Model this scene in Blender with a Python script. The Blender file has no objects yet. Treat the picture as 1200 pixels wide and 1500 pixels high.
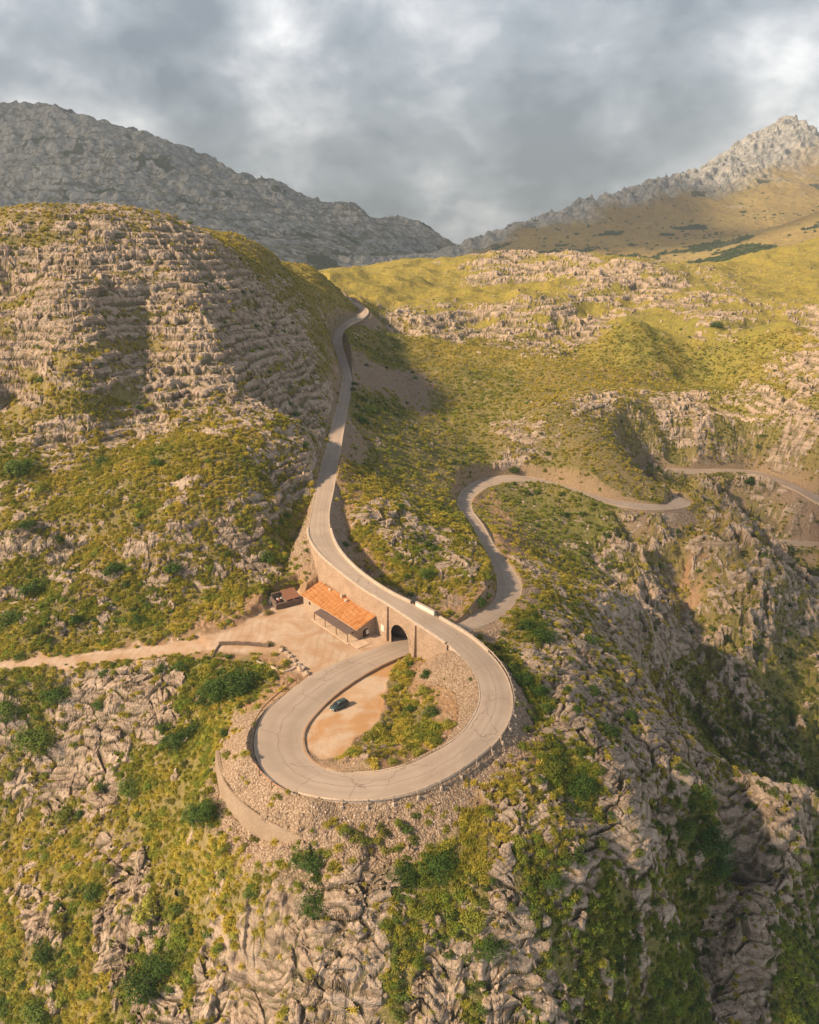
import bpy, bmesh, math, random
import numpy as np
from mathutils import Vector, Matrix

# ------------------------------------------------------------------ camera, sky, sun
S = bpy.context.scene
COL = S.collection
H = 93.0                      # camera height above the yard (yard is z = 0)
PITCH = math.radians(20.0)
FOC = 1100.0                  # focal length in pixels of a 1200 x 1500 frame
cam = bpy.data.cameras.new('camera')
cam.sensor_fit = 'VERTICAL'
cam.angle_y = 2 * math.atan(750 / FOC)
cam.clip_start = 0.5
cam.clip_end = 20000
camo = bpy.data.objects.new('camera', cam)
COL.objects.link(camo)
camo.location = (0, 0, H)
camo.rotation_euler = (math.radians(90) - PITCH, 0, 0)
S.camera = camo

SUN_EL = math.radians(34)
SUN_AZ = math.radians(-110)   # measured from +y towards +x: the sun stands at the left, a little behind
sun = bpy.data.lights.new('sun', 'SUN')
sun.energy = 5.0
sun.angle = math.radians(3.5)
sun.color = (1.0, 0.77, 0.51)
suno = bpy.data.objects.new('sun', sun)
COL.objects.link(suno)
sd = Vector((math.sin(SUN_AZ) * math.cos(SUN_EL), math.cos(SUN_AZ) * math.cos(SUN_EL), math.sin(SUN_EL)))
suno.rotation_euler = sd.to_track_quat('Z', 'Y').to_euler()
suno.location = (-200, -50, 300)

W = bpy.data.worlds.new('World')
S.world = W
W.use_nodes = True


class NT:
    """small helper for writing node trees"""
    def __init__(self, tree):
        self.t = tree
        self.n = tree.nodes
        self.l = tree.links

    def new(self, typ, **kw):
        nd = self.n.new(typ)
        for k, v in kw.items():
            setattr(nd, k, v)
        return nd

    def put(self, sock, v):
        if isinstance(v, bpy.types.NodeSocket):
            self.l.new(v, sock)
        elif v is not None:
            if hasattr(sock, 'default_value'):
                try:
                    sock.default_value = v
                except Exception:
                    sock.default_value = (*v, 1.0)

    def math(self, op, a, b=None, c=None, clamp=False):
        nd = self.new('ShaderNodeMath', operation=op)
        nd.use_clamp = clamp
        self.put(nd.inputs[0], a)
        if b is not None: self.put(nd.inputs[1], b)
        if c is not None: self.put(nd.inputs[2], c)
        return nd.outputs[0]

    def vmath(self, op, a, b=None, scale=None):
        nd = self.new('ShaderNodeVectorMath', operation=op)
        self.put(nd.inputs[0], a)
        if b is not None: self.put(nd.inputs[1], b)
        if scale is not None: self.put(nd.inputs['Scale'], scale)
        return nd.outputs[0]

    def mix(self, fac, a, b, blend='MIX'):
        nd = self.new('ShaderNodeMix', data_type='RGBA', blend_type=blend)
        self.put(nd.inputs[0], fac)
        for s, v in ((nd.inputs[6], a), (nd.inputs[7], b)):
            if isinstance(v, bpy.types.NodeSocket): self.l.new(v, s)
            else: s.default_value = (v[0], v[1], v[2], 1.0)
        return nd.outputs[2]

    def noise(self, vec, scale, detail=4, rough=0.55, dist=0.0, out=0):
        nd = self.new('ShaderNodeTexNoise')
        self.put(nd.inputs['Vector'], vec)
        nd.inputs['Scale'].default_value = scale
        nd.inputs['Detail'].default_value = detail
        nd.inputs['Roughness'].default_value = rough
        nd.inputs['Distortion'].default_value = dist
        return nd.outputs[out]

    def voro(self, vec, scale, feature='F1', out='Distance', rnd=1.0):
        nd = self.new('ShaderNodeTexVoronoi', feature=feature)
        self.put(nd.inputs['Vector'], vec)
        nd.inputs['Scale'].default_value = scale
        nd.inputs['Randomness'].default_value = rnd
        return nd.outputs[out]

    def ramp(self, fac, stops, interp='LINEAR'):
        nd = self.new('ShaderNodeValToRGB')
        cr = nd.color_ramp
        cr.interpolation = interp
        while len(cr.elements) < len(stops): cr.elements.new(0.5)
        for e, (p, c) in zip(cr.elements, stops):
            e.position = p
            e.color = (c, c, c, 1) if isinstance(c, (int, float)) else (*c, 1)
        self.put(nd.inputs[0], fac)
        return nd.outputs[0]

    def sstep(self, x, a, b):
        nd = self.new('ShaderNodeMapRange', interpolation_type='SMOOTHSTEP')
        self.put(nd.inputs[0], x)
        nd.inputs[1].default_value = a
        nd.inputs[2].default_value = b
        return nd.outputs[0]


def build_world():
    w = NT(W.node_tree)
    w.n.clear()
    out = w.new('ShaderNodeOutputWorld')
    bg = w.new('ShaderNodeBackground')
    sky = w.new('ShaderNodeTexSky', sky_type='NISHITA')
    sky.sun_disc = False
    sky.sun_elevation = SUN_EL
    sky.sun_rotation = SUN_AZ
    sky.altitude = 600
    tc = w.new('ShaderNodeTexCoord')
    d = tc.outputs['Generated']
    sep = w.new('ShaderNodeSeparateXYZ')
    w.l.new(d, sep.inputs[0])
    zc = w.math('MAXIMUM', sep.outputs[2], 0.0)
    # a cloud deck: directions projected on a flat layer overhead
    den = w.math('ADD', zc, 0.60)
    px = w.math('DIVIDE', sep.outputs[0], den)
    py = w.math('DIVIDE', sep.outputs[1], den)
    cmb = w.new('ShaderNodeCombineXYZ')
    w.put(cmb.inputs[0], px); w.put(cmb.inputs[1], py); cmb.inputs[2].default_value = 3.7
    p = cmb.outputs[0]
    big = w.noise(p, 2.4, 4, 0.48, 0.15)
    mid = w.noise(p, 6.5, 7, 0.56, 0.15)
    dens = w.math('ADD', w.math('MULTIPLY', big, 0.58), w.math('MULTIPLY', mid, 0.42))
    col = w.ramp(dens, [(0.39, (0.88, 0.87, 0.85)), (0.45, (0.56, 0.565, 0.575)), (0.51, (0.34, 0.365, 0.39)),
                        (0.60, (0.18, 0.205, 0.23))])
    # sky seen through the thin places of the deck
    skyc = w.mix(1.0, sky.outputs[0], (0.10, 0.10, 0.10), 'MULTIPLY')
    cl = w.mix(0.88, skyc, col)
    # deck dimmed above the view to deepen the shadows, left brighter low down
    over = w.sstep(sep.outputs[2], .28, .75)
    cl = w.mix(over, cl, w.mix(1.0, cl, (.30, .33, .37), "MULTIPLY"))
    w.l.new(cl, bg.inputs[0])
    bg.inputs[1].default_value = 1.0
    w.l.new(bg.outputs[0], out.inputs[0])


build_world()
S.view_settings.view_transform = 'Standard'
S.view_settings.look = 'None'
S.view_settings.exposure = 1.02
S.view_settings.gamma = 1.0
S.view_settings.use_curve_mapping = False
S.cycles.max_bounces = 5
S.cycles.diffuse_bounces = 2
S.cycles.glossy_bounces = 2
S.cycles.transmission_bounces = 3
S.cycles.transparent_max_bounces = 6
S.cycles.volume_bounces = 0
S.cycles.use_denoising = True
S.cycles.caustics_reflective = False
S.cycles.caustics_refractive = False

# ------------------------------------------------------------------ rays, noise
CP, SP = math.cos(PITCH), math.sin(PITCH)


def ray(px, py):
    dx = (px - 600.0) / FOC
    dy = (750.0 - py) / FOC
    return (dx, CP + dy * SP, -SP + dy * CP)


def at(px, py, z=None, y=None):
    """the place seen at (px, py) whose height is z (or whose distance ahead is y)"""
    d = ray(px, py)
    t = (z - H) / d[2] if y is None else y / d[1]
    return (d[0] * t, d[1] * t, H + d[2] * t)


F4 = np.float32


def _hash(ix, iy, seed):
    h = (ix.astype(np.uint32) * np.uint32(374761393) + iy.astype(np.uint32) * np.uint32(668265263)
         + np.uint32((seed * 2246822519) & 0xffffffff))
    h = (h ^ (h >> np.uint32(13))) * np.uint32(1274126177)
    return h ^ (h >> np.uint32(16))


_ang = np.linspace(0, 2 * np.pi, 256, endpoint=False)
_GX, _GY = np.cos(_ang).astype(F4), np.sin(_ang).astype(F4)


def pn2(x, y, seed=0):
    fx = np.floor(x); fy = np.floor(y)
    ix = fx.astype(np.int64); iy = fy.astype(np.int64)
    u = (x - fx).astype(F4); v = (y - fy).astype(F4)
    su = u * u * u * (u * (u * 6 - 15) + 10); sv = v * v * v * (v * (v * 6 - 15) + 10)

    def g(a, b):
        k = _hash(ix + a, iy + b, seed) & np.uint32(255)
        return _GX[k] * (u - a) + _GY[k] * (v - b)
    n0 = g(0, 0); n0 += su * (g(1, 0) - n0)
    n1 = g(0, 1); n1 += su * (g(1, 1) - n1)
    return (n0 + sv * (n1 - n0)) * F4(1.45)


def fbm(x, y, oct=4, seed=0, gain=0.5, lac=2.03):
    a, s, f = 1.0, 0.0, 1.0
    for o in range(oct):
        s = s + a * pn2(x * f + 17.3 * o, y * f - 9.1 * o, seed + o)
        a *= gain; f *= lac
    return s


def ridged(x, y, oct=4, seed=0, gain=0.5):
    a, s, f, w, tot = 1.0, 0.0, 1.0, 1.0, 0.0
    for o in range(oct):
        n = 1 - np.abs(pn2(x * f + 7.7 * o, y * f + 3.3 * o, seed + o))
        n = n * n * w
        w = np.clip(n * 1.6, 0, 1)
        s = s + a * n; tot += a
        a *= gain; f *= 2.07
    return s / tot


def pn3(x, y, z, seed=0):
    """3-D noise: smooth value noise"""
    fx = np.floor(x); fy = np.floor(y); fz = np.floor(z)
    ix = fx.astype(np.int64); iy = fy.astype(np.int64); iz = fz.astype(np.int64)
    u = (x - fx).astype(F4); v = (y - fy).astype(F4); w = (z - fz).astype(F4)
    u = u * u * (3 - 2 * u); v = v * v * (3 - 2 * v); w = w * w * (3 - 2 * w)

    def g(a, b, c):
        return (_hash(ix + a + (iz + c) * 57, iy + b + (iz + c) * 131, seed) & np.uint32(1023)).astype(F4) / F4(511.5) - 1
    def pl(c):
        a0 = g(0, 0, c); a0 += u * (g(1, 0, c) - a0)
        a1 = g(0, 1, c); a1 += u * (g(1, 1, c) - a1)
        return a0 + v * (a1 - a0)
    p0 = pl(0)
    return p0 + w * (pl(1) - p0)


def worley(x, y, seed=0):
    fx = np.floor(x); fy = np.floor(y)
    ix = fx.astype(np.int64); iy = fy.astype(np.int64)
    u = (x - fx).astype(F4); v = (y - fy).astype(F4)
    f1 = np.full(x.shape, 9, F4); f2 = np.full(x.shape, 9, F4); cid = np.zeros(x.shape, F4)
    for a in (-1, 0, 1):
        for b in (-1, 0, 1):
            h = _hash(ix + a, iy + b, seed)
            px = (h & np.uint32(1023)).astype(F4) / 1023 + a - u
            py = ((h >> np.uint32(10)) & np.uint32(1023)).astype(F4) / 1023 + b - v
            d = np.sqrt(px * px + py * py)
            c = ((h >> np.uint32(20)) & np.uint32(1023)).astype(F4) / 1023
            near = d < f1
            f2 = np.where(near, f1, np.minimum(f2, d))
            cid = np.where(near, c, cid)
            f1 = np.where(near, d, f1)
    return f1, f2, cid


def sst(a, b, x):
    t = np.clip((x - a) / (b - a), 0, 1)
    return t * t * (3 - 2 * t)


# ------------------------------------------------------------------ the lie of the land
# each entry: a landmark seen at (px, py) and its height z above the yard
CTRL = """
450 930 0;520 960 0;400 925 0;480 900 0;440 975 0;350 930 0;560 945 0;500 1000 .3;520 1050 .9;480 1080 1.6;560 1080 1.4;600 1000 1;
640 1050 3;590 1110 3.2;640 980 3;680 1000 5;
335 1060 -2;322 1110 -1.9;345 1165 -1.4;400 1205 -.7;450 1228 .3;335 1080 -2.1;500 1200 2.3;560 1195 2.8;650 1180 4;740 1100 5.2;
309 1145 -6.5;300 1150 -8;350 1206 -6.2;400 1243 -5.2;460 1245 -1.3;500 1230 .8;600 1220 1.8;700 1180 3.2;780 1100 4;
780 1010 4.5;800 1060 3;850 1150 1;900 1050 -3;800 960 1;780 920 -2;960 1070 -9;1000 1120 -12;
932 972 -14;943 1010 -15;955 1052 -16;1024 1095 -19;1070 1125 -22;1123 1148 -24;1200 1183 -25;
1100 1100 -75;1190 1150 -85;1150 1050 -75;1150 950 -60;1000 1040 -62;1000 950 -50;950 900 -40;950 940 -33;1020 900 -48;1000 850 -42;
1050 850 -38;1075 757 -25;960 800 -30;850 800 -27;800 760 -20;760 760 -16;850 860 -25;900 830 -31;900 900 -20;930 890 -25;
820 880 -9;790 850 -7;860 940 -9;740 940 -1;720 740 -14;740 800 -10;
600 860 3;640 880 1;600 830 5;680 830 3.5;690 850 3;560 780 9.5;620 780 5;540 740 12;600 740 5;640 740 -3;650 700 -4;560 690 8;600 640 8;
660 640 2;560 600 15;620 575 9;665 600 3;700 640 0;740 680 -8;800 680 -9;850 690 -9;900 670 -6;970 717 -17.5;963 701 -24.6;946 696 -26.2;850 640 1;780 640 0;
900 640 -3;922 668 -10;850 600 6;760 600 6;700 580 6;930 600 2;1000 590 0;1000 675 -26;1060 610 -3;1090 640 -20;1150 640 -9;
1190 560 6;1190 530 14;1140 590 -1;1190 620 -5;1190 690 -25;1060 560 -4;1000 520 7;950 490 19;1100 500 15;1180 500 18;1100 715 -38;1150 730 -42;1050 710 -34;1190 752 -44;1000 705 -32;1150 770 -55;1190 775 -55;1100 772 -52;1150 815 -60;1190 822 -61;900 560 4;
950 540 2;850 540 8;1050 545 -2;800 560 9;750 540 11;700 520 13;620 520 16;560 520 20;560 480 27;700 500 14;700 450 36;800 450 37;
820 500 13;880 470 25;640 470 28;650 430 41;750 420 44;560 430 44;530 405 57;600 390 61;700 379 70;800 376 72;900 385 68;
970 390 64;860 420 50;860 470 27;950 430 45;950 475 28;1050 470 30;1050 430 40;1150 440 40;1150 480 29;1000 410 54;1060 412 50;
1100 395 57;1150 372 73;1200 352 91;
0 960 -1;100 950 -1;200 930 0;300 900 1.5;400 880 2.5;50 900 4;200 880 4;100 850 8;300 850 6;420 840 5;430 790 9;430 720 16;430 700 19;
460 640 24;460 838 4.5;250 765 19;250 805 13;380 760 17;380 810 9;120 765 19;120 805 12;30 785 17;30 875 4;100 720 24;250 720 24;380 720 21;
100 660 31;250 660 31;380 660 28;440 620 30;60 650 32;100 640 33;100 580 45;100 520 56;100 480 63;100 420 76;100 360 90.2;
300 620 35;300 560 45;300 500 56;300 440 69;300 390 81;200 620 35;200 560 45;200 500 56;200 440 70;200 390 82;
400 600 31;400 520 46;400 450 61;400 400 74;460 560 33;460 500 42;450 440 54;450 402 67;
10 600 37;10 520 54;10 450 68;10 380 85;
200 985 -1.5;200 1110 -14;100 1000 -4;100 1110 -16;30 990 -3;30 1060 -11;30 1130 -19;100 1050 -9;290 1000 -2;290 1080 -9;350 1015 -1.5;
250 1160 -14;250 1220 -18;100 1200 -23;0 1200 -27;350 1250 -11;250 1300 -20;100 1300 -27;0 1300 -31;250 1400 -25;100 1400 -32;350 1320 -15;
0 1500 -43;100 1500 -39;250 1500 -31;400 1320 -12.5;400 1400 -17;400 1500 -25;450 1290 -5.5;450 1340 -9;450 1420 -14;450 1500 -22;550 1260 -1.5;550 1300 -3;550 1350 -6;
550 1420 -12;550 1500 -20;650 1260 -.3;650 1300 -2.5;650 1350 -6;650 1420 -12;650 1500 -19.5;750 1260 -.3;750 1340 -5;750 1420 -12.5;750 1500 -20;850 1250 -2.5;850 1320 -8;850 1400 -15.5;
850 1500 -24;950 1200 -7;950 1260 -10;950 1340 -18;950 1420 -25;950 1500 -32;1050 1190 -20;1050 1300 -40;1020 1400 -44;1130 1200 -25;1110 1300 -33;
1090 1400 -41;1090 1500 -50;1190 1350 -50;1190 1450 -58
"""
pts = [at(*map(float, e.split())) for e in CTRL.replace('\n', '').split(';') if e.strip()]
# skylines, by distance
for px_, py_, y_ in ((100, 328, 350), (200, 313, 372), (20, 322, 345), (300, 345, 395), (250, 325, 385), (350, 366, 450), (400, 381, 520)):
    pts.append(at(px_, py_, y=y_))
# ground out of sight: behind the crests, beyond the frame, below it
pts += [(-160, 430, 96), (-200, 520, 85), (-120, 640, 60), (-60, 830, 50), (-300, 420, 105), (-380, 800, 70), (-90, 780, 54), (0, 1250, 30),
        (150, 1200, 40), (300, 1150, 40), (-200, 1200, 20), (300, 1600, 0), (-200, 1700, -10), (700, 1600, 40), (900, 1300, 80),
        (-160, 250, 55), (-260, 300, 80), (-260, 180, 30), (-200, 120, -20), (-130, 60, -60), (0, 50, -55), (80, 60, -80),
        (130, 100, -95), (170, 160, -105), (200, 220, -100), (240, 300, -70), (330, 400, -20), (400, 520, 30), (83, 175, -55), (110, 165, -78),
        (75, 196, -45), (75, 185, -42), (200, 330, -68), (-60, 60, -58), (45, 64, -50), (95, 190, -62), (650, 1000, 75)]


def tps_fit(P, lam=0.002):
    P = np.array(P, float)
    th = np.arctan2(P[:, 0], P[:, 1]); lr = np.log(np.hypot(P[:, 0], P[:, 1]))
    n = len(P)
    d2 = (th[:, None] - th[None]) ** 2 + (lr[:, None] - lr[None]) ** 2
    K = 0.5 * d2 * np.log(d2 + 1e-12) + lam * np.eye(n) * 0.05
    A = np.zeros((n + 3, n + 3)); A[:n, :n] = K
    A[:n, n] = 1; A[:n, n + 1] = th; A[:n, n + 2] = lr
    A[n:, :n] = A[:n, n:].T
    w = np.linalg.solve(A, np.concatenate([P[:, 2], [0, 0, 0]]))
    return th, lr, w


def tps_eval(fit, th, lr):
    ct, cl, w = fit
    n = len(ct)
    o = w[n] + w[n + 1] * th + w[n + 2] * lr
    for i in range(n):
        d2 = (th - ct[i]) ** 2 + (lr - cl[i]) ** 2
        o = o + w[i] * 0.5 * d2 * np.log(d2 + 1e-12)
    return o


FIT = tps_fit(pts)

# ------------------------------------------------------------------ roads (edge pairs: left x,y, right x,y of travel, height)
LOWER = """1290 775 1290 760 -40;1240 752 1240 739 -39;1200 737 1200 725 -37;1153 713 1153 704 -35;1107 700 1107 690 -33;1074 694.6 1074 687 -31.5;
1013 693.7 1013 687 -29.5;943 690 943 684.6 -27;w 121 372 -24.5 5.6;w 122 345 -23 5.6;1008 733 985 723 -21.6;1004 743 978 737 -20.8;967 747 967 739 -19.5;
901 740 901 732 -18;850 726 850 718 -16.5;799 711 799 703 -15;752 708 752 696 -13.5;715 716 710 701 -12.5;694 730 680 716 -11.5;
690 741 670 734 -10.5;710 774 689 765 -8.5;729 807 710 807 -6.5;752 835 724 835 -5;764 863 729 858 -3.5;754 886 724 881 -2.5;
724 912 696 900 -1.5;687 926 668 915 -.8;599 957 571 941.5 0"""
LOOPC = """718 378 650 340 0;640 410 575 365 .2;540 465 470 405 .5;450 530 372 455 .9;390 590 290 515 1.3;353 640 215 585 1.8;345 690 180 665 2.3;
362 740 182 735 2.8;410 775 225 808 3.2;470 792 310 862 3.6;540 797 440 892 4.1;620 790 580 896 4.6;720 765 710 873 5.2;820 715 840 822 5.8;
900 660 950 750 6.3;950 590 1040 665 6.8;968 520 1080 565 7.3;950 450 1068 480 7.8;900 385 1020 400 8.2;850 340 950 335 8.6;735 262 850 270 9.2;
650 205 750 215 9.7;560 150 650 165 10.3;480 90 560 105 10.9;410 30 490 40 11.6"""
UPPER = """452 779 485 782 12.3;455.5 758 482 761 13.2;464 713 489.4 713 15.5;478 657 499 657 18.3;488.4 616 505.7 616 20.5;499 574 514.4 574 23;
501 550 515.4 557 24.5;493.6 522 507.5 525.6 27.5;486.7 498 501 501 31;490 480.5 504 485.7 34;507.5 466.7 516 473 37;523 458 533.4 465 39;
526.5 452.8 539.3 454.5 41;517 446 528 446 43.5;500.3 439 511 436 47;487.5 429.4 499 427 50;473.7 418.8 484 420.6 54;472.8 412.4 477.4 411.5 56;
w -84 760 56 6;w -100 800 52 6"""
LOW2 = "1270 803 1270 796 -57;1200 801 1200 794 -56;1150 797 1150 790 -55.5;1110 793 1110 787 -55;1085 792 1085 786 -54.5;1060 795 1060 789 -54"
LOW3 = "1270 885 1270 868 -64;1200 862 1200 845 -62.5;1175 853 1175 840 -62;1150 844 1150 833 -61.5;1125 836 1125 828 -61;1090 830 1090 823 -60.5"


def parse_edges(txt, conv=lambda x, y: (x, y)):
    out = []
    for e in txt.replace('\n', '').split(';'):
        f = e.split()
        if f[0] == 'w':
            out.append(('w', *map(float, f[1:])))
        else:
            a = list(map(float, f))
            l = conv(a[0], a[1]); r = conv(a[2], a[3])
            out.append((at(*l, a[4]), at(*r, a[4])))
    for i, e in enumerate(out):
        if e[0] == 'w':
            _, x, y, z, wd = e
            pv = out[i - 1]
            pc = ((pv[0][0] + pv[1][0]) / 2, (pv[0][1] + pv[1][1]) / 2)
            dx, dy = x - pc[0], y - pc[1]
            m = math.hypot(dx, dy); nx, ny = -dy / m, dx / m
            out[i] = ((x + nx * wd / 2, y + ny * wd / 2, z), (x - nx * wd / 2, y - ny * wd / 2, z))
    return out


crop1 = lambda x, y: (300 + x / 2.4, 800 + y / 2.4)
low_e = parse_edges(LOWER)
loop_e = parse_edges(LOOPC, crop1)
up_e = parse_edges(UPPER)
MAIN = low_e[:-1] + loop_e + up_e
i_arch = len(low_e) - 1
i_up = i_arch + len(loop_e)


def catmull(P, n):
    """resample a control polyline; returns points and the control index of each"""
    P = np.array(P, float)
    out, idx = [], []
    for i in range(len(P) - 1):
        p0 = P[max(i - 1, 0)]; p1 = P[i]; p2 = P[i + 1]; p3 = P[min(i + 2, len(P) - 1)]
        L = np.linalg.norm(p2 - p1)
        k = max(2, int(L / n))
        # centripetal-like tangents
        d0 = max(np.linalg.norm(p1 - p0), 1e-3); d1 = max(L, 1e-3); d2 = max(np.linalg.norm(p3 - p2), 1e-3)
        m1 = ((p2 - p1) / d1 * d0 + (p1 - p0) / d0 * d1) / (d0 + d1) * d1 if i > 0 else (p2 - p1)
        m2 = ((p3 - p2) / d2 * d1 + (p2 - p1) / d1 * d2) / (d1 + d2) * d1 if i < len(P) - 2 else (p2 - p1)
        for j in range(k):
            t = j / k
            h = (2 * t**3 - 3 * t**2 + 1, t**3 - 2 * t**2 + t, -2 * t**3 + 3 * t**2, t**3 - t**2)
            out.append(h[0] * p1 + h[1] * m1 + h[2] * p2 + h[3] * m2); idx.append(i + t)
    out.append(P[-1]); idx.append(len(P) - 1.0)
    return np.array(out), np.array(idx)


def road_samples(E, n=1.2):
    six = np.array([list(a) + list(b) for a, b in E])
    o, idx = catmull(six, n)
    return o[:, :3], o[:, 3:], idx


mL, mR, mI = road_samples(MAIN)
r2L, r2R, r2I = road_samples(parse_edges(LOW2))
r3L, r3R, r3I = road_samples(parse_edges(LOW3))
TRACK = [at(*p) for p in ((430, 925, 0), (380, 936, 0), (330, 942, 0), (270, 948, -.4), (200, 957, -.8), (130, 964, -1), (60, 970, -1.2), (0, 976, -1.6), (-60, 984, -2.2), (-140, 990, -3))]
tC, _ = catmull(TRACK, 1.5)
trk_w = 1.8 + 2.6 * np.clip(1 - np.arange(len(tC)) / (len(tC) * .75), 0, 1)

# ------------------------------------------------------------------ terrain grid (polar about the viewpoint's foot, denser near by)
NC = 1260
TH = np.linspace(-0.77, 0.77, NC)
lr_knots = []
v = math.log(62.0)
while v < math.log(1750.0):
    lr_knots.append(v)
    r_ = math.exp(v)
    v += 0.0011 if r_ < 135 else 0.0016 if r_ < 330 else (0.0022 if r_ < 800 else 0.004)
LR = np.array(lr_knots)
NR = len(LR)
TT, LL = np.meshgrid(TH, LR)
RR = np.exp(LL)
X = (RR * np.sin(TT)).astype(np.float64)
Y = (RR * np.cos(TT)).astype(np.float64)


class Coarse:
    """a coarse (theta, log r) raster, interpolated smoothly"""
    def __init__(self, nt=181, nl=280):
        self.t = np.linspace(TH[0], TH[-1], nt); self.l = np.linspace(LR[0], LR[-1], nl)
        self.TT, self.LL = np.meshgrid(self.t, self.l)

    def up(self, A):
        def wts(src, q):
            f = (q - src[0]) / (src[1] - src[0])
            i = np.clip(np.floor(f).astype(int), 0, len(src) - 2); t = f - i
            idx = np.stack([np.clip(i - 1, 0, len(src) - 1), i, i + 1, np.clip(i + 2, 0, len(src) - 1)])
            w = np.stack([(1 - t)**3 / 6, (3 * t**3 - 6 * t**2 + 4) / 6, (-3 * t**3 + 3 * t**2 + 3 * t + 1) / 6, t**3 / 6])
            return idx, w
        it, wt = wts(self.t, TH); il, wl = wts(self.l, LR)
        B = sum(A[:, it[k]] * wt[k][None, :] for k in range(4))
        return sum(B[il[k], :] * wl[k][:, None] for k in range(4))


CO = Coarse()
Zc = tps_eval(FIT, CO.TT, CO.LL)
Z = CO.up(Zc)

# what covers the ground: one letter for each place, read along rows of landmarks from far to near
COVER = """yyrryy------------------------
RRRRRRRryy-----------------yyy
RRRRRRRRRyyyyyyyyrrrrrrrmmyyyy
RRRRRRRRRRryyyyyyyyyyrrrrrmmyy
RRRRRRRRRRRymgrrrrRRRRyggrrmmr
rrRRyyRRRRRmsggyyymmmyggggggyr
RRRRRRRRRRRRssssgggyyyyymggyRR
mRRRRRRrrrrrmdgsgggyyrryRRRGRR
yRRyymmmmmmrmmgmggrrmymgRRRGRR
GyygygymymmR.gggggmrgyyyGsGrry
mrygyyymyyRR.ymgm.GGggyyygssGy
gyyymrrrrRR..RRmgg.GGGGmrgrsGG
RRmrrrrrrRb..mrbRR.mGGGmrsrrGG
RRmmdmmbybgS..mbrR.rmGrrmSrrrG
rbmmybmyyS....sss..smmRRmSrrGr
gbmbmbyS.........ssdrmRRrmsGGr
yyyy..........yS.sbRRrmRRrGGGG
gbygrRRddb.SSSySS.sbRrmrGrrGGG
dbRRRRdms..SSSygS.sbRmrrGrGGGG
RbRRRRbgs..SSmyg..ssmrbRRbGGdd
RRmRggyyss..mm...ssmdbRRRRbddd
gRmRbgybsss....ssmmmbdRRrbrrrd
yrymmygbssssssmssmmmmmmbddRRRR
ygyrymyyyyrbsmmbgsrmyRrRddRdRR
ygbyrmyyygrdRrbdymrbRRbRRdRRRd
RRybRrbymmrdRRRbbbRbdddRRddRRd
yrbbRRbmysRRRRbbbbRddddddbRRdd
yrbRRddmmrRRRRbRbbRdRdddbdRRdd
brbyRddbrRRRRRbRRbRbddRRddRRdd
bbyybRRrRRRRRRdRRbRRdRddbdRrdd""".split('\n')
#        rock green bush soil scree
KIND = {'R': (.92, .30, .03, .10, 0), 'r': (.70, .30, .05, .15, 0), 'm': (.45, .32, .06, .30, 0), 'y': (.16, .18, .03, .10, 0),
        'g': (.14, .55, .06, .08, 0), 'G': (.30, .85, .34, .08, 0), 'b': (.22, .65, .55, .10, 0), 'd': (.18, .85, .95, .05, 0),
        's': (.12, .20, .03, .55, .8), 'S': (.05, .15, .02, 1.0, .3), '.': (0, .1, 0, .8, 0)}


def march(px, py):
    """where the ray through (px, py) meets the land (on the coarse raster)"""
    d = ray(px, py)
    az = math.atan2(d[0], d[1])
    j = int(round((az - CO.t[0]) / (CO.t[1] - CO.t[0])))
    hx = math.hypot(d[0], d[1])
    rr = np.exp(CO.l)
    zz = H + d[2] / hx * rr
    below = np.nonzero(zz < Zc[:, j])[0]
    below = below[below > 2]
    if len(below) == 0: return None
    return CO.t[j], CO.l[below[0]]


# more crag and dark scrub on the gorge wall: row, column, letter
PATCH = [(15, 25, 'r'), (15, 26, 'G'), (15, 28, 'r'), (16, 27, 'r'), (16, 29, 'd'), (17, 24, 'G'), (17, 25, 'r'), (17, 27, 'G'), (17, 28, 'd'),
         (18, 24, 'r'), (18, 25, 'd'), (18, 26, 'r'), (18, 28, 'd'), (18, 29, 'd'), (19, 26, 'G'), (19, 27, 'd')]
PATCH = {(a, b): c for a, b, c in PATCH}
cells = []
for j, row in enumerate(COVER):
    for i, c in enumerate(row):
        c = PATCH.get((j, i), c)
        if c == '-': continue
        g = march(20 + 40 * i, 320 + 40 * j)
        if g: cells.append((g[0], g[1], *KIND[c]))
cells = np.array(cells)
acc = np.zeros(CO.TT.shape + (5,)); wsum = np.zeros(CO.TT.shape) + 1e-9
for c in cells:
    w = np.exp(-((CO.TT - c[0]) ** 2 / (2 * .021 ** 2) + (CO.LL - c[1]) ** 2 / (2 * .042 ** 2))) + 1e-6 * np.exp(-((CO.TT - c[0]) ** 2 + (CO.LL - c[1]) ** 2) / (2 * .15 ** 2))
    wsum += w
    acc += w[..., None] * c[2:7]
acc /= wsum[..., None]
Krock, Kgreen, Kbush, Ksoil, Kscree = [CO.up(acc[..., k]) for k in range(5)]

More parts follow.
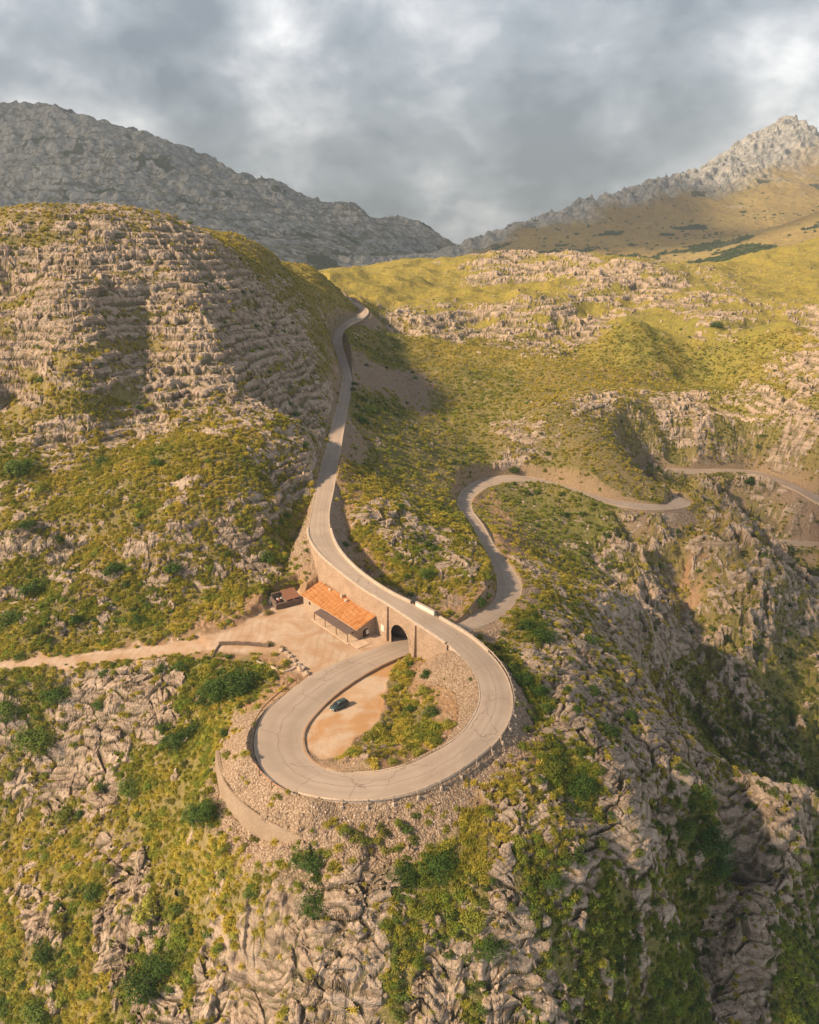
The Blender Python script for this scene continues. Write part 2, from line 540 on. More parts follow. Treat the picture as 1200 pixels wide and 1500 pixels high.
# ---- distance to roads
def near_line(C, HW, reach=26.0):
    """for each grid vertex: distance to the line beyond its half width, and the line's height there"""
    D = np.full(X.shape, 1e3); ZR = np.zeros(X.shape); SD = np.zeros(X.shape)
    for k in range(len(C) - 1):
        a, b = C[k], C[k + 1]
        mx, my = (a[0] + b[0]) / 2, (a[1] + b[1]) / 2
        r = math.hypot(mx, my); th = math.atan2(mx, my)
        R0 = reach + HW[k]
        i0, i1 = np.searchsorted(LR, [math.log(max(r - R0, 10)), math.log(r + R0)])
        j0, j1 = np.searchsorted(TH, [th - R0 / r, th + R0 / r])
        if i1 <= i0 or j1 <= j0: continue
        xs, ys = X[i0:i1, j0:j1], Y[i0:i1, j0:j1]
        ex, ey = b[0] - a[0], b[1] - a[1]
        L2 = ex * ex + ey * ey + 1e-9
        t = np.clip(((xs - a[0]) * ex + (ys - a[1]) * ey) / L2, 0, 1)
        qx, qy = xs - a[0] - t * ex, ys - a[1] - t * ey
        hw = HW[k] * (1 - t) + HW[k + 1] * t
        d = np.sqrt(qx * qx + qy * qy) - hw
        cur = D[i0:i1, j0:j1]
        m = d < cur
        cur[m] = d[m]
        ZR[i0:i1, j0:j1][m] = (a[2] * (1 - t) + b[2] * t)[m]
        SD[i0:i1, j0:j1][m] = np.sign(ex * qy - ey * qx)[m]
    return D, ZR, SD


mC = (mL + mR) / 2
mHW = np.linalg.norm((mL - mR)[:, :2], axis=1) / 2
# perpendicular half width from skewed pairs
tan = np.gradient(mC[:, :2], axis=0); tan /= np.linalg.norm(tan, axis=1)[:, None] + 1e-9
mN = np.stack([-tan[:, 1], tan[:, 0]], 1)
mHW = np.maximum(np.abs(((mL - mC)[:, :2] * mN).sum(1)), 2.4)
br0, br1 = i_arch + 18.7, i_arch + 24.9      # the stretch carried by the stone viaduct
selA = mI <= i_arch + .01
selB = (mI >= i_arch - .01) & (mI <= br0)
selC = mI >= br1
branches = [(mC[selA], mHW[selA]), (mC[selB], mHW[selB]), (mC[selC], mHW[selC]),
            ((r2L + r2R) / 2, np.full(len(r2L), 3.0)), ((r3L + r3R) / 2, np.full(len(r3L), 3.2)), (tC, trk_w)]
ND = [near_line(c, h) for c, h in branches]
selV = (mI > br0 - .3) & (mI < br1 + .3)
DV, ZV, SV = near_line(mC[selV], mHW[selV], 8)

# ---- flat pads: the yard and the parking lot inside the loop
def poly_dist(P):
    inside = np.zeros(X.shape, bool); D = np.full(X.shape, 1e3)
    n = len(P)
    for k in range(n):
        ax, ay = P[k][:2]; bx, by = P[(k + 1) % n][:2]
        ex, ey = bx - ax, by - ay
        t = np.clip(((X - ax) * ex + (Y - ay) * ey) / (ex * ex + ey * ey), 0, 1)
        D = np.minimum(D, np.hypot(X - ax - t * ex, Y - ay - t * ey))
        c = ((ay > Y) != (by > Y)) & (X < (bx - ax) * (Y - ay) / (by - ay + 1e-12) + ax)
        inside ^= c
    return np.where(inside, -D, D)


YARD = [at(x, y, 0) for x, y in ((300, 935), (350, 915), (390, 894), (398, 876), (436, 866), (446, 874), (470, 868), (566, 928), (600, 945), (570, 965), (500, 985), (455, 1000), (432, 985),
                                (418, 962), (400, 955), (330, 958))]
LOT = [at(x, y, .8) for x, y in ((582, 964), (526, 980), (482, 1014), (452, 1048), (440, 1078), (446, 1104), (470, 1124), (500, 1124), (508, 1108), (522, 1092), (545, 1076), (562, 1050), (560, 1025), (566, 1000), (574, 980))]
DY_, DL_ = poly_dist(YARD), poly_dist(LOT)
DL_ = DL_ + .7 * fbm(X / 3.5, Y / 3.5, 3, 17)
DY_ = DY_ + .5 * fbm(X / 3.5, Y / 3.5, 3, 18)
lot_plane = None
q = np.array([at(580, 975, -.15), at(452, 1060, 1.35), at(490, 1118, 3.1)])
lot_plane = np.linalg.solve(np.c_[q[:, :2], np.ones(3)], q[:, 2])
ZLOT = lot_plane[0] * X + lot_plane[1] * Y + lot_plane[2]

# ---- small forms
dmin = np.minimum.reduce([n[0] for n in ND] + [DY_, DL_])
calm = sst(0.3, 4.0, dmin)                       # 0 on roads and pads
broad = fbm(X / 60, Y / 60, 3, 11)
n1 = fbm(X / 9, Y / 9, 4, 21, .55)
n2 = fbm(X / 2.6, Y / 2.6, 3, 31, .55)
n4 = fbm(X / 1.6, Y / .9, 2, 33, .6)
wx = X + 3.0 * pn2(X / 8, Y / 8, 41); wy = Y + .9 * Z * (1 - sst(190, 240, RR)) + 3.0 * pn2(X / 8, Y / 8, 42)
near_ = 1 - sst(150, 260, RR)
rockv = Krock + .10 * near_ * sst(.1, .4, Krock) + 0.27 * n1 + 0.22 * n2 + .15 * n4
band = fbm(X / 45, (Z + 2 * n1) / 4.5, 3, 35)
rockv = rockv - .6 * sst(.05, .5, band) * sst(185, 215, RR) + .08 * (1 - near_) - .05
rock = sst(.42, .56, rockv)
f1, f2, cid = worley(wx / 6.4, wy / 4.4, 5)
crack = sst(0.0, 0.16, f2 - f1)
g1, g2, gid = worley(wx / 2.6, wy / 1.6, 6)
crack2 = sst(0.0, 0.3, g2 - g1)
rg = ridged(wx / 13, wy / 13, 5, 51)
near = 1 - sst(150, 300, RR)
# fluted cliffs below the loop: ribs that run down the slope
flz = sst(-4, -14, Z) * (1 - sst(118, 150, RR)) 
fl = ridged(wx / 7.5, wy / 26, 4, 61)
gorge = sst(62, 95, X) * sst(-12, -30, Z) * sst(520, 400, Y)
Z = Z + calm * gorge * ((ridged(X / 42 + .2 * n1, Y / 42, 4, 57) - .5) * 15)
rock = np.clip(rock + gorge * .6 * sst(.52, .75, ridged(X / 42 + .2 * n1, Y / 42, 4, 57) + .15 * n2), 0, 1)
Z = Z + calm * (broad * (1.6 + 4.5 * sst(380, 700, RR)) + ridged(X / 90, Y / 70, 4, 73) * 7 * sst(420, 650, RR) + (fbm(X / 22, Y / 22, 3, 71) * 1.1) * (1 - .4 * near))
far_k = 1 + .7 * sst(300, 800, RR)
bs = 1 - .75 * sst(195, 225, RR)
solid = .55 + .45 * sst(.4, .85, Krock)
rib = ridged(X / 33 + .3 * n1, Y / 48, 3, 55)
rel = rock * solid * ((rg - .45) * 2.2 * far_k + bs * ((crack - .4) * 1.15 * (0.5 + cid) + (crack2 - .5) * .36 + (gid - .5) * .30) + .25)
rel = rel + sst(.5, .9, Krock) * (rib - .5) * 5.0 * sst(180, 230, RR)
rel = rel + rock * flz * (fl - .5) * 3.0
Z = Z + calm * rel
# bedding: the limestone breaks into level ledges
patchy = .5 + .5 * sst(-.25, .2, fbm(X / 20, (Y + Z) / 20, 3, 87))
strat = patchy * rock * sst(170, 215, RR) * sst(0.3, 0.7, Krock) * (X < 40) + rock * sst(300, 360, RR) * .8 * (X >= 40)
st = 3.1 * (1 + .6 * sst(400, 700, RR))
zz = Z + 1.6 * fbm(X / 30, Y / 30, 2, 81) + .25 * n1
zz = zz + 2.2 * pn2(zz / 6.5, zz * 0 + .5, 84) + .9 * pn2(zz / 2.3, X / 90, 85)
ph = zz / st
fr = ph - np.floor(ph)
zt = (np.floor(ph) + sst(.22, .78, fr)) * st + (Z - zz)
zz2 = zt / 1.15 + .3 * n1
fr2 = zz2 - np.floor(zz2)
zt2 = zt + (sst(.2, .8, fr2) - fr2) * 1.15
ledge = np.clip(strat, 0, 1) * (1 - sst(0, .28, np.minimum(fr, 1 - fr)))
Z = Z + calm * np.clip(strat, 0, 1) * (zt2 - Z) * (.85 + .3 * fbm(X / 14, Y / 14, 2, 83)) + calm * np.clip(strat, 0, 1) * ((crack2 - .7) * .3 + (gid - .5) * .2)
# grass hummocks
Z = Z + calm * (1 - rock) * (.22 * pn2(X / 1.1, Y / 1.1, 91) + .10 * pn2(X / .5, Y / .5, 92))
# ---- lay the roads, cut and fill
scree_fill = np.zeros(X.shape)
for k, (D, ZR, SD) in enumerate(ND):
    m = D < 26
    kc = (1.6, 1.2, 1.9, 1.5, 1.5, .7)[k]
    kf = (.85, .88, .9, .8, .8, .5)[k]
    dd = np.maximum(D - .25, 0)
    dn = dd
    lo = ZR - .07 - kf * dn - (.22 if k != 5 else .5) * np.maximum(dd - (8.5, 9.5, 8.5, 8.5, 8.5, 1.5)[k], 0) ** 2
    hi = ZR - .07 + kc * dn
    if k == 0: hi = np.where(D > .6, hi + .1, hi)
    if k == 1: hi = np.where(SD > 0, ZR - .07 + .06 * dn, hi)
    rough = .22 * pn2(X / .9, Y / .9, 95) * sst(.5, 1.5, D)
    hi = hi + (np.abs(n1) * 2.4 + np.abs(n2) * .9) * sst(.8, 5, D) * (k != 5)
    newZ = np.where(m, np.clip(Z, lo + rough, hi), Z)
    scree_fill = np.maximum(scree_fill, np.where(m & (Z < lo - .05), 1, 0) * (k != 5))
    cutm = np.where(m & (Z > hi + .05), 1, 0) * (k != 5)
    scree_fill = np.maximum(scree_fill, cutm * .6 * sst(6, 2, D))
    Z = newZ
# masonry wall holds the fill at the outer left of the loop: ground drops outside it
WALLP = [at(*p) for p in ((317, 1100, -1.9), (321, 1122, -1.8), (332, 1150, -1.6), (352, 1173, -1.3), (380, 1195, -.95), (410, 1212, -.5), (440, 1226, .1))]
wC, _ = catmull(WALLP, 1.0)
Dw, Zw, Sw = near_line(wC, np.zeros(len(wC)), 12)
wdrop = 4.2 * np.clip(np.minimum(np.linspace(.45, 3, len(wC)), np.linspace(3.4, .12, len(wC))), 0, 1)
_, Zdrop, _ = near_line(np.c_[wC[:, :2], wdrop], np.zeros(len(wC)), 12)
outside = (Sw > 0) if True else None
# which side is outside: farther from the loop's centre
cx0, cy0 = -6.0, 132.0
side_out = np.hypot(X - cx0, Y - cy0)
wall_r = np.zeros(X.shape)
inw = (Dw < 11)
tref = np.zeros(X.shape)
# sign of a point just outside the first wall sample
w0 = wC[len(wC) // 2]; w1 = wC[len(wC) // 2 + 1]
ox, oy = w0[0] + (w0[0] - cx0) * .05, w0[1] + (w0[1] - cy0) * .05
sg = np.sign((w1[0] - w0[0]) * (oy - w0[1]) - (w1[1] - w0[1]) * (ox - w0[0]))
mid = (np.hypot(X - wC[0][0], Y - wC[0][1]) > Dw + .02) & (np.hypot(X - wC[-1][0], Y - wC[-1][1]) > Dw + .02)
outw = inw & (Sw == sg) & mid
inn = inw & (Sw == -sg) & mid
Z = np.where(outw, np.minimum(Z, Zw - Zdrop + .25 * np.maximum(-Dw, 0) - .25 * Dw + .4 * n2), Z)
Z = np.where(inn & (Dw < 6), np.maximum(Z, Zw - .15 + .35 * np.maximum(Dw, 0)), Z)
# viaduct: nothing may stand above its deck, nor fill the archway
Z = np.where(DV < .4, np.minimum(Z, ZV - 1.2), Z)
# pads
k = sst(2.2, -0.3, DY_)
Z = Z * (1 - k) + k * (.04 * pn2(X / 4, Y / 4, 97) + .0 - .02)
inL = DL_ < 0
Z = np.where(DL_ < 2.5, Z * (1 - sst(2.5, 0, DL_)) + sst(2.5, 0, DL_) * (ZLOT + .05 * pn2(X / 3, Y / 3, 98)), Z)
# roads win over pads
for k_ in (0, 1):
    D, ZR, SD = ND[k_]
    Z = np.where(D < .15, ZR - .07, Z)
for D, ZR, SD in ND[:5]:
    Z = np.where(D < -.1, ZR - .34, Z)
rock = rock * sst(.3, 2.5, dmin)

# ------------------------------------------------------------------ mesh helpers
def new_mesh(name, verts, faces, mat=None, parent=None, smooth=False, uvs=None):
    me = bpy.data.meshes.new(name)
    verts = np.asarray(verts, np.float32); faces = np.asarray(faces, np.int32)
    n, k = faces.shape
    me.vertices.add(len(verts)); me.vertices.foreach_set('co', verts.ravel())
    me.loops.add(n * k); me.loops.foreach_set('vertex_index', faces.ravel())
    me.polygons.add(n); me.polygons.foreach_set('loop_start', np.arange(n, dtype=np.int32) * k)
    try: me.polygons.foreach_set('loop_total', np.full(n, k, np.int32))
    except Exception: pass
    me.polygons.foreach_set('use_smooth', np.full(n, smooth, bool))
    if uvs is not None:
        uv = me.uv_layers.new(name='UVMap')
        uv.data.foreach_set('uv', np.asarray(uvs, np.float32)[faces.ravel()].ravel())
    me.update(calc_edges=True)
    me.validate()
    o = bpy.data.objects.new(name, me)
    COL.objects.link(o)
    if mat: me.materials.append(mat)
    if parent: o.parent = parent
    return o


def grid_faces(nr, nc):
    i = np.arange(nr * nc, dtype=np.int32).reshape(nr, nc)
    return np.stack([i[:-1, :-1], i[:-1, 1:], i[1:, 1:], i[1:, :-1]], -1).reshape(-1, 4)


def tag(o, label=None, cat=None, group=None, kind=None):
    if label: o['label'] = label
    if cat: o['category'] = cat
    if group: o['group'] = group
    if kind: o['kind'] = kind
    return o


def attr(o, name, arr):
    a = o.data.color_attributes.new(name, 'FLOAT_COLOR', 'POINT')
    a.data.foreach_set('color', np.asarray(arr, np.float32).ravel())


# push rocky ground in and out in three dimensions so that steep faces break up too
def normals(X, Y, Z):
    dxi = np.gradient(X, axis=1); dyi = np.gradient(Y, axis=1); dzi = np.gradient(Z, axis=1)
    dxj = np.gradient(X, axis=0); dyj = np.gradient(Y, axis=0); dzj = np.gradient(Z, axis=0)
    nx = dyi * dzj - dzi * dyj; ny = dzi * dxj - dxi * dzj; nz = dxi * dyj - dyi * dxj
    m = np.sqrt(nx * nx + ny * ny + nz * nz) + 1e-9
    return nx / m, ny / m, nz / m


nx, ny, nz = normals(X, Y, Z)
steep = 1 - nz
a3 = rock * calm * sst(.12, .5, steep)
farr = sst(185, 215, RR)
d3 = (pn3(wx / 2.8, wy / 2.8, Z / 1.6, 7) * .75 + pn3(X / 1.1, Y / 1.1, Z / .7, 8) * .18) * (1 + .8 * sst(250, 500, RR))
flk = flz * pn3(wx / 1.6, wy / 2.5, Z / 7, 9) * .8
d3 = d3 * (1 - .72 * farr) + farr * (pn3(X / 9, Y / 9, Z / 1.3, 18) * .75 + pn3(X / 4, Y / 4, Z / .7, 19) * .3)
d3 = d3 + flk * .4
# deep clefts part the fluted cliffs into columns
qx = X + 3.0 * pn2(X / 11, Y / 20, 175) + 1.2 * pn2(X / 6, Y / 12, 171) + .5 * pn2(X / 2, Z / 5, 172)
h1, h2, hid = worley(qx / 5.2, Z / 60 + Y / 60, 173)
k1, k2, kid = worley(qx / 1.9, Z / 22 + Y / 40, 174)
cleft = (1 - sst(0, .30, h2 - h1)) * (1.2 + 3.4 * sst(-.3, .4, pn2(X / 9, Y / 30, 177))) + (1 - sst(0, .4, k2 - k1)) * .9 - hid * 1.6 - kid * .4
fwt = flz * .3 * sst(-.35, .25, pn2(X / 16, Y / 16, 178)) * sst(.30, .62, steep) * sst(.25, .6, Krock) * calm
blk = (crack2 - .6) * .5 + (crack - .6) * .5
PX = X + nx * d3 * a3; PY = Y + ny * d3 * a3; PZ = Z + nz * d3 * a3 * .5
PY = PY + cleft * fwt

# masks for the ground material
nA = fbm(X / 5, Y / 5, 3, 121)
soil = np.clip(sst(.42, .62, Ksoil + .30 * nA + .12 * n2), 0, 1)
scree = np.clip(sst(.35, .6, Kscree + .25 * nA), 0, 1)
dro = np.minimum.reduce([n[0] for n in ND[:5]])
scree = np.maximum(scree, scree_fill * sst(14, 3, dro) )
bankw = 9.5 - 5.5 * sst(0, 16, X)
scree = np.maximum(scree, sst(1.5, -1.5, ND[1][0] - bankw + 1.6 * nA) * (ND[1][2] < 0) * (Y < 134) * sst(-.2, .2, ND[1][0]))
rock = rock * (1 - .85 * scree * (ND[1][0] < 14))
soil = np.maximum(soil, scree_fill * sst(12, 2, dro) * .8)
pale = np.maximum.reduce([sst(1.8, -.8, ND[5][0] + nA * 2.2 + n2), sst(1.0, -1.0, DY_ + nA * .8)])
lotm = sst(.6, -.6, DL_)
soil = np.maximum(soil, np.maximum(pale, lotm))
rock = rock * (1 - pale) * (1 - lotm)
ledge_v = ledge * sst(-.25, .25, fbm(X / 4, Y / 4, 3, 141)) * calm
rock = rock * (1 - .75 * ledge_v)
soil = np.maximum(soil, ledge_v * .55)
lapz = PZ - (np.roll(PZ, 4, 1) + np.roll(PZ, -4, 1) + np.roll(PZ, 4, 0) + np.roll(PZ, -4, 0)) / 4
cav_shade = sst(.02, .28, -lapz / (RR / 160) ** .5) * calm  # hollows of the mesh, where occlusion shade is painted into the colour
cav_shade = np.maximum(cav_shade, fwt * (1 - sst(.05, .35, h2 - h1)))
green = np.clip(Kgreen + .28 * fbm(X / 18, Y / 18, 3, 131), 0, 1)

terrain = new_mesh('terrain', np.stack([PX, PY, PZ], -1).reshape(-1, 3), grid_faces(NR, NC), smooth=False)
tag(terrain, kind='structure')
one = np.ones(X.shape)
attr(terrain, 'cover', np.stack([rock, green, soil, scree], -1))
attr(terrain, 'wear_shade', np.stack([pale, lotm, cav_shade, sst(420, 640, RR)], -1))


def ground_z(x, y):
    """height of the finished land under (x, y) arrays, and its grid index"""
    x = np.asarray(x, float); y = np.asarray(y, float)
    th = np.arctan2(x, y); lr = np.log(np.hypot(x, y))
    fj = np.clip((th - TH[0]) / (TH[1] - TH[0]), 0, NC - 1.001)
    fi = np.clip(np.interp(lr, LR, np.arange(NR)), 0, NR - 1.001)
    i = fi.astype(int); j = fj.astype(int); a = fi - i; b = fj - j
    z = (Z[i, j] * (1 - a) * (1 - b) + Z[i + 1, j] * a * (1 - b) + Z[i, j + 1] * (1 - a) * b + Z[i + 1, j + 1] * a * b)
    return z, i, j


def gz(x, y):
    return float(ground_z([x], [y])[0][0])


def hit(px, py):
    """point of the finished land seen at (px, py)"""
    d = ray(px, py)
    az = math.atan2(d[0], d[1]); hx = math.hypot(d[0], d[1])
    j = int(np.clip(round((az - TH[0]) / (TH[1] - TH[0])), 0, NC - 1))
    rr = RR[:, j]
    zz = H + d[2] / hx * rr
    b = np.nonzero(zz < Z[:, j])[0]
    b = b[b > 3]
    if len(b) == 0: return None
    r = rr[b[0]]
    return (r * math.sin(az), r * math.cos(az), float(Z[b[0], j]))


# ------------------------------------------------------------------ materials
def material(name):
    m = bpy.data.materials.new(name)
    m.use_nodes = True
    t = NT(m.node_tree)
    t.n.clear()
    out = t.new('ShaderNodeOutputMaterial')
    b = t.new('ShaderNodeBsdfPrincipled')
    t.l.new(b.outputs[0], out.inputs[0])
    b.inputs['Roughness'].default_value = .9
    b.inputs['Specular IOR Level'].default_value = .2
    return m, t, b


def bump(t, b, h, dist=.1, strength=1.0):
    n = t.new('ShaderNodeBump')
    n.inputs['Strength'].default_value = strength
    n.inputs['Distance'].default_value = dist
    t.put(n.inputs['Height'], h)
    t.l.new(n.outputs[0], b.inputs['Normal'])


def ground_material():
    m, t, b = material('ground')
    geo = t.new('ShaderNodeNewGeometry')
    P = geo.outputs['Position']
    at1 = t.new('ShaderNodeAttribute', attribute_name='cover')
    at2 = t.new('ShaderNodeAttribute', attribute_name='wear_shade')
    s1 = t.new('ShaderNodeSeparateColor'); t.l.new(at1.outputs['Color'], s1.inputs[0])
    s2 = t.new('ShaderNodeSeparateColor'); t.l.new(at2.outputs['Color'], s2.inputs[0])
    rk, gr, so, sc = s1.outputs[0], s1.outputs[1], s1.outputs[2], at1.outputs['Alpha']
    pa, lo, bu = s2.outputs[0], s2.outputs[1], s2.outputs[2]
    nb = t.noise(P, .09, 4, .6)
    nm = t.noise(P, .6, 5, .62)
    nf = t.noise(P, 3.2, 5, .65)
    # rock: warm grey limestone, stained and cracked, with ledge and hollow shade painted in
    mp = t.new('ShaderNodeMapping'); t.l.new(P, mp.inputs[0]); mp.inputs['Scale'].default_value = (1, 1, 2.6)
    wv = t.vmath('ADD', mp.outputs[0], t.vmath('SCALE', t.noise(P, .7, 4, .6, 0, 1), scale=2.6))
    vc = t.voro(wv, .42, 'DISTANCE_TO_EDGE')
    vc2 = t.voro(wv, 1.15, 'DISTANCE_TO_EDGE')
    rm = t.new('ShaderNodeTexNoise', noise_type='RIDGED_MULTIFRACTAL')
    t.l.new(mp.outputs[0], rm.inputs['Vector']); rm.inputs['Scale'].default_value = .55; rm.inputs['Detail'].default_value = 7
    rmf = rm.outputs[0]
    rc = t.mix(t.ramp(nm, [(.30, 0), (.70, 1)]), (.37, .27, .195), (.64, .495, .38))
    rc = t.mix(t.ramp(nf, [(.33, .5), (.52, 0)]), rc, (.25, .185, .135))
    rc = t.mix(t.ramp(nb, [(.42, 0), (.68, .55)]), rc, (.36, .26, .18))
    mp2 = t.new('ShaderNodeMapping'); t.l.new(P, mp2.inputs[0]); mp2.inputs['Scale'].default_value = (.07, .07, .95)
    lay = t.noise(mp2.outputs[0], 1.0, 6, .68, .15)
    rc = t.mix(t.ramp(lay, [(.40, .6), (.47, 0)]), rc, (.17, .125, .09))  # dark level bands painted in to stand for shadow in the ledges
    rc = t.mix(t.ramp(lay, [(.53, 0), (.60, .4)]), rc, (.62, .50, .40))
    rc = t.mix(t.math('MULTIPLY', t.ramp(vc, [(0, .6), (.035, 0)]), t.ramp(nm, [(.40, 0), (.55, 1)])), rc, (.13, .10, .075))
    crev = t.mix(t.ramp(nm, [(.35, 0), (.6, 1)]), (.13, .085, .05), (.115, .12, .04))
    rc = t.mix(t.math('MULTIPLY', bu, .75), rc, crev)  # soil and scrub tint in hollows, also painting their occlusion shade
    # soil and scree
    sv = t.voro(P, 3.1, 'F1', 'Color')
    svd = t.voro(P, 3.1, 'F1', 'Distance')
    sp = t.new('ShaderNodeSeparateColor'); t.l.new(sv, sp.inputs[0])
    soc = t.mix(t.ramp(nm, [(.3, 0), (.7, 1)]), (.32, .185, .10), (.43, .285, .175))
    scc = t.mix(sp.outputs[0], (.25, .175, .115), (.52, .40, .29))
    scc = t.mix(t.ramp(svd, [(.30, 0), (.62, .6)]), scc, (.17, .105, .07))
    # grass floor under and between the tussocks
    gy = t.mix(t.ramp(nf, [(.35, 0), (.65, 1)]), (.20, .145, .06), (.36, .28, .13))
    gg = t.mix(t.ramp(nf, [(.35, 0), (.65, 1)]), (.12, .125, .03), (.24, .215, .06))
    gfac = t.math('ADD', gr, t.math('MULTIPLY', t.math('SUBTRACT', nm, .5), .8), clamp=True)
    gc = t.mix(gfac, gy, gg)
    fg = t.mix(gfac, (.38, .295, .052), (.195, .205, .038))
    fg = t.mix(t.ramp(t.noise(P, .35, 5, .7), [(.42, 0), (.62, .75)]), fg, (.17, .135, .05))
    gc = t.mix(at2.outputs['Alpha'], gc, fg)
    fv = t.voro(P, 2.4, 'F1', 'Distance'); fc = t.noise(P, .5, 3, .6)
    fleck = t.math('MULTIPLY', t.ramp(fv, [(.16, 1), (.24, 0)]), t.ramp(fc, [(.46, 0), (.56, 1)]))
    gc = t.mix(t.math('MULTIPLY', fleck, t.math('SUBTRACT', 1.0, at2.outputs['Alpha'])), gc, (.50, .40, .31))
    drk = t.noise(P, .9, 3, .6)
    gc = t.mix(t.ramp(drk, [(.52, 0), (.66, .5)]), gc, (.13, .095, .05))
    # yard: pale trodden limestone dust over orange earth
    yc = t.mix(t.ramp(t.noise(P, .16, 5, .6, .6), [(.38, 0), (.62, 1)]), (.43, .275, .17), (.54, .41, .31))
    yc = t.mix(t.ramp(nf, [(.4, .25), (.6, 0)]), yc, (.34, .22, .14))
    wvt = t.new('ShaderNodeTexWave', wave_type='BANDS'); t.l.new(P, wvt.inputs[0])
    wvt.inputs['Scale'].default_value = .16; wvt.inputs['Distortion'].default_value = 9; wvt.inputs['Detail'].default_value = 3; wvt.inputs['Detail Scale'].default_value = .35
    rut = t.ramp(wvt.outputs[0], [(.80, 0), (.93, .45), (1.0, .1)])
    yc = t.mix(t.math('MULTIPLY', rut, t.ramp(t.noise(P, .08, 2, .5), [(.42, 0), (.55, 1)])), yc, (.30, .19, .12))
    lc = t.mix(t.ramp(t.noise(P, .13, 4, .6, .4), [(.42, 0), (.58, 1)]), (.46, .26, .125), (.53, .39, .28))
    lc = t.mix(t.ramp(nf, [(.36, .35), (.5, 0)]), lc, (.30, .18, .10))
    col = t.mix(so, gc, soc)
    col = t.mix(sc, col, scc)
    rkn = t.math('ADD', rk, t.math('MULTIPLY', t.math('SUBTRACT', nf, .5), 1.3))
    rkf = t.math('MULTIPLY', t.sstep(rkn, .35, .6), t.sstep(rk, 0.02, .25))
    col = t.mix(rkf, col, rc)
    col = t.mix(pa, col, yc)
    col = t.mix(lo, col, lc)
    t.l.new(col, b.inputs['Base Color'])
    b.inputs['Roughness'].default_value = .95
    b.inputs['Specular IOR Level'].default_value = .1
    hr = t.math('ADD', t.math('MULTIPLY', rmf, .35),
                t.math('ADD', t.math('MULTIPLY', t.ramp(vc2, [(0, 0), (.06, 1)]), .12), t.math('MULTIPLY', nf, .9)))
    hs = t.math('ADD', t.math('MULTIPLY', svd, -.55), t.math('MULTIPLY', nf, .3))
    hg = t.math('MULTIPLY', nf, .9)
    hh = t.new('ShaderNodeMix', data_type='FLOAT'); t.put(hh.inputs[0], sc); t.put(hh.inputs[2], hg); t.put(hh.inputs[3], hs)
    h2 = t.new('ShaderNodeMix', data_type='FLOAT'); t.put(h2.inputs[0], rkf); t.put(h2.inputs[2], hh.outputs[0]); t.put(h2.inputs[3], hr)
    flat = t.math('SUBTRACT', 1.0, t.math('MULTIPLY', t.math('MAXIMUM', pa, lo), .9))
    bump(t, b, t.math('MULTIPLY', h2.outputs[0], flat), .42, 1.0)
    return m


GROUND = ground_material()
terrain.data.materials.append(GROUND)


def road_material():
    m, t, b = material('asphalt')
    geo = t.new('ShaderNodeNewGeometry'); P = geo.outputs['Position']
    uv = t.new('ShaderNodeUVMap'); uv.uv_map = 'UVMap'
    s = t.new('ShaderNodeSeparateXYZ'); t.l.new(uv.outputs[0], s.inputs[0])
    u, v_ = s.outputs[0], s.outputs[1]           # u: 0..1 across, v: metres along
    nb = t.noise(P, .12, 4, .6); nf = t.noise(P, 4, 4, .7)
    c = t.mix(t.ramp(nb, [(.35, 0), (.65, 1)]), (.37, .285, .225), (.44, .35, .285))
    c = t.mix(t.ramp(nf, [(.3, .35), (.55, 0)]), c, (.31, .235, .18))
    # wheel tracks polished a little darker
    wt = t.math('ABSOLUTE', t.math('SUBTRACT', t.math('ABSOLUTE', t.math('SUBTRACT', u, .5)), .22))
    c = t.mix(t.ramp(wt, [(0, .42), (.12, 0)]), c, (.31, .235, .18))
    # sealed cracks: a seam that wanders along the middle, and crazing
    wob = t.math('MULTIPLY', t.math('SUBTRACT', t.noise(P, .35, 2, .5), .5), .16)
    seam = t.math('ABSOLUTE', t.math('SUBTRACT', t.math('ADD', u, wob), .52))
    c = t.mix(t.ramp(seam, [(0, .75), (.014, 0)]), c, (.17, .12, .09))
    wv = t.vmath('ADD', P, t.vmath('SCALE', t.noise(P, .5, 3, .6, 0, 1), scale=2.2))
    cr = t.voro(wv, .13, 'DISTANCE_TO_EDGE')
    brk = t.ramp(t.noise(P, .09, 2, .5), [(.45, 0), (.58, 1)])
    c = t.mix(t.math('MULTIPLY', t.ramp(cr, [(0, .8), (.012, 0)]), brk), c, (.15, .11, .085))
    # patches
    pt = t.ramp(t.noise(P, .05, 1, .4), [(.58, 0), (.585, .5)])
    c = t.mix(pt, c, (.33, .265, .215))
    # dusty pale edges
    ed = t.math('ABSOLUTE', t.math('SUBTRACT', u, .5))
    c = t.mix(t.ramp(ed, [(.40, 0), (.49, .55)]), c, (.50, .375, .275))
    t.l.new(c, b.inputs['Base Color'])
    b.inputs['Roughness'].default_value = .85
    bump(t, b, nf, .03, .6)
    return m


ASPHALT = road_material()


def road_mesh(name, L, R, hw_lift=0.0):
    n = len(L)
    C = (L + R) / 2
    s = np.concatenate([[0], np.cumsum(np.linalg.norm(np.diff(C[:, :2], axis=0), axis=1))])
    cols = [(-.02, -1.2), (0, 0), (.25, .03), (.5, .05), (.75, .03), (1, 0), (1.02, -1.2)]
    V, U = [], []
    for k, (f, dz) in enumerate(cols):
        p = L * (1 - f) + R * f
        p = p.copy(); p[:, 2] += dz
        V.append(p); U.append(np.stack([np.full(n, f), s], 1))
    V = np.stack(V, 1).reshape(-1, 3); U = np.stack(U, 1).reshape(-1, 2)
    F = grid_faces(n, len(cols))[:, ::-1]
    o = new_mesh(name, V, F, ASPHALT, smooth=False, uvs=U)
    return tag(o, kind='structure')


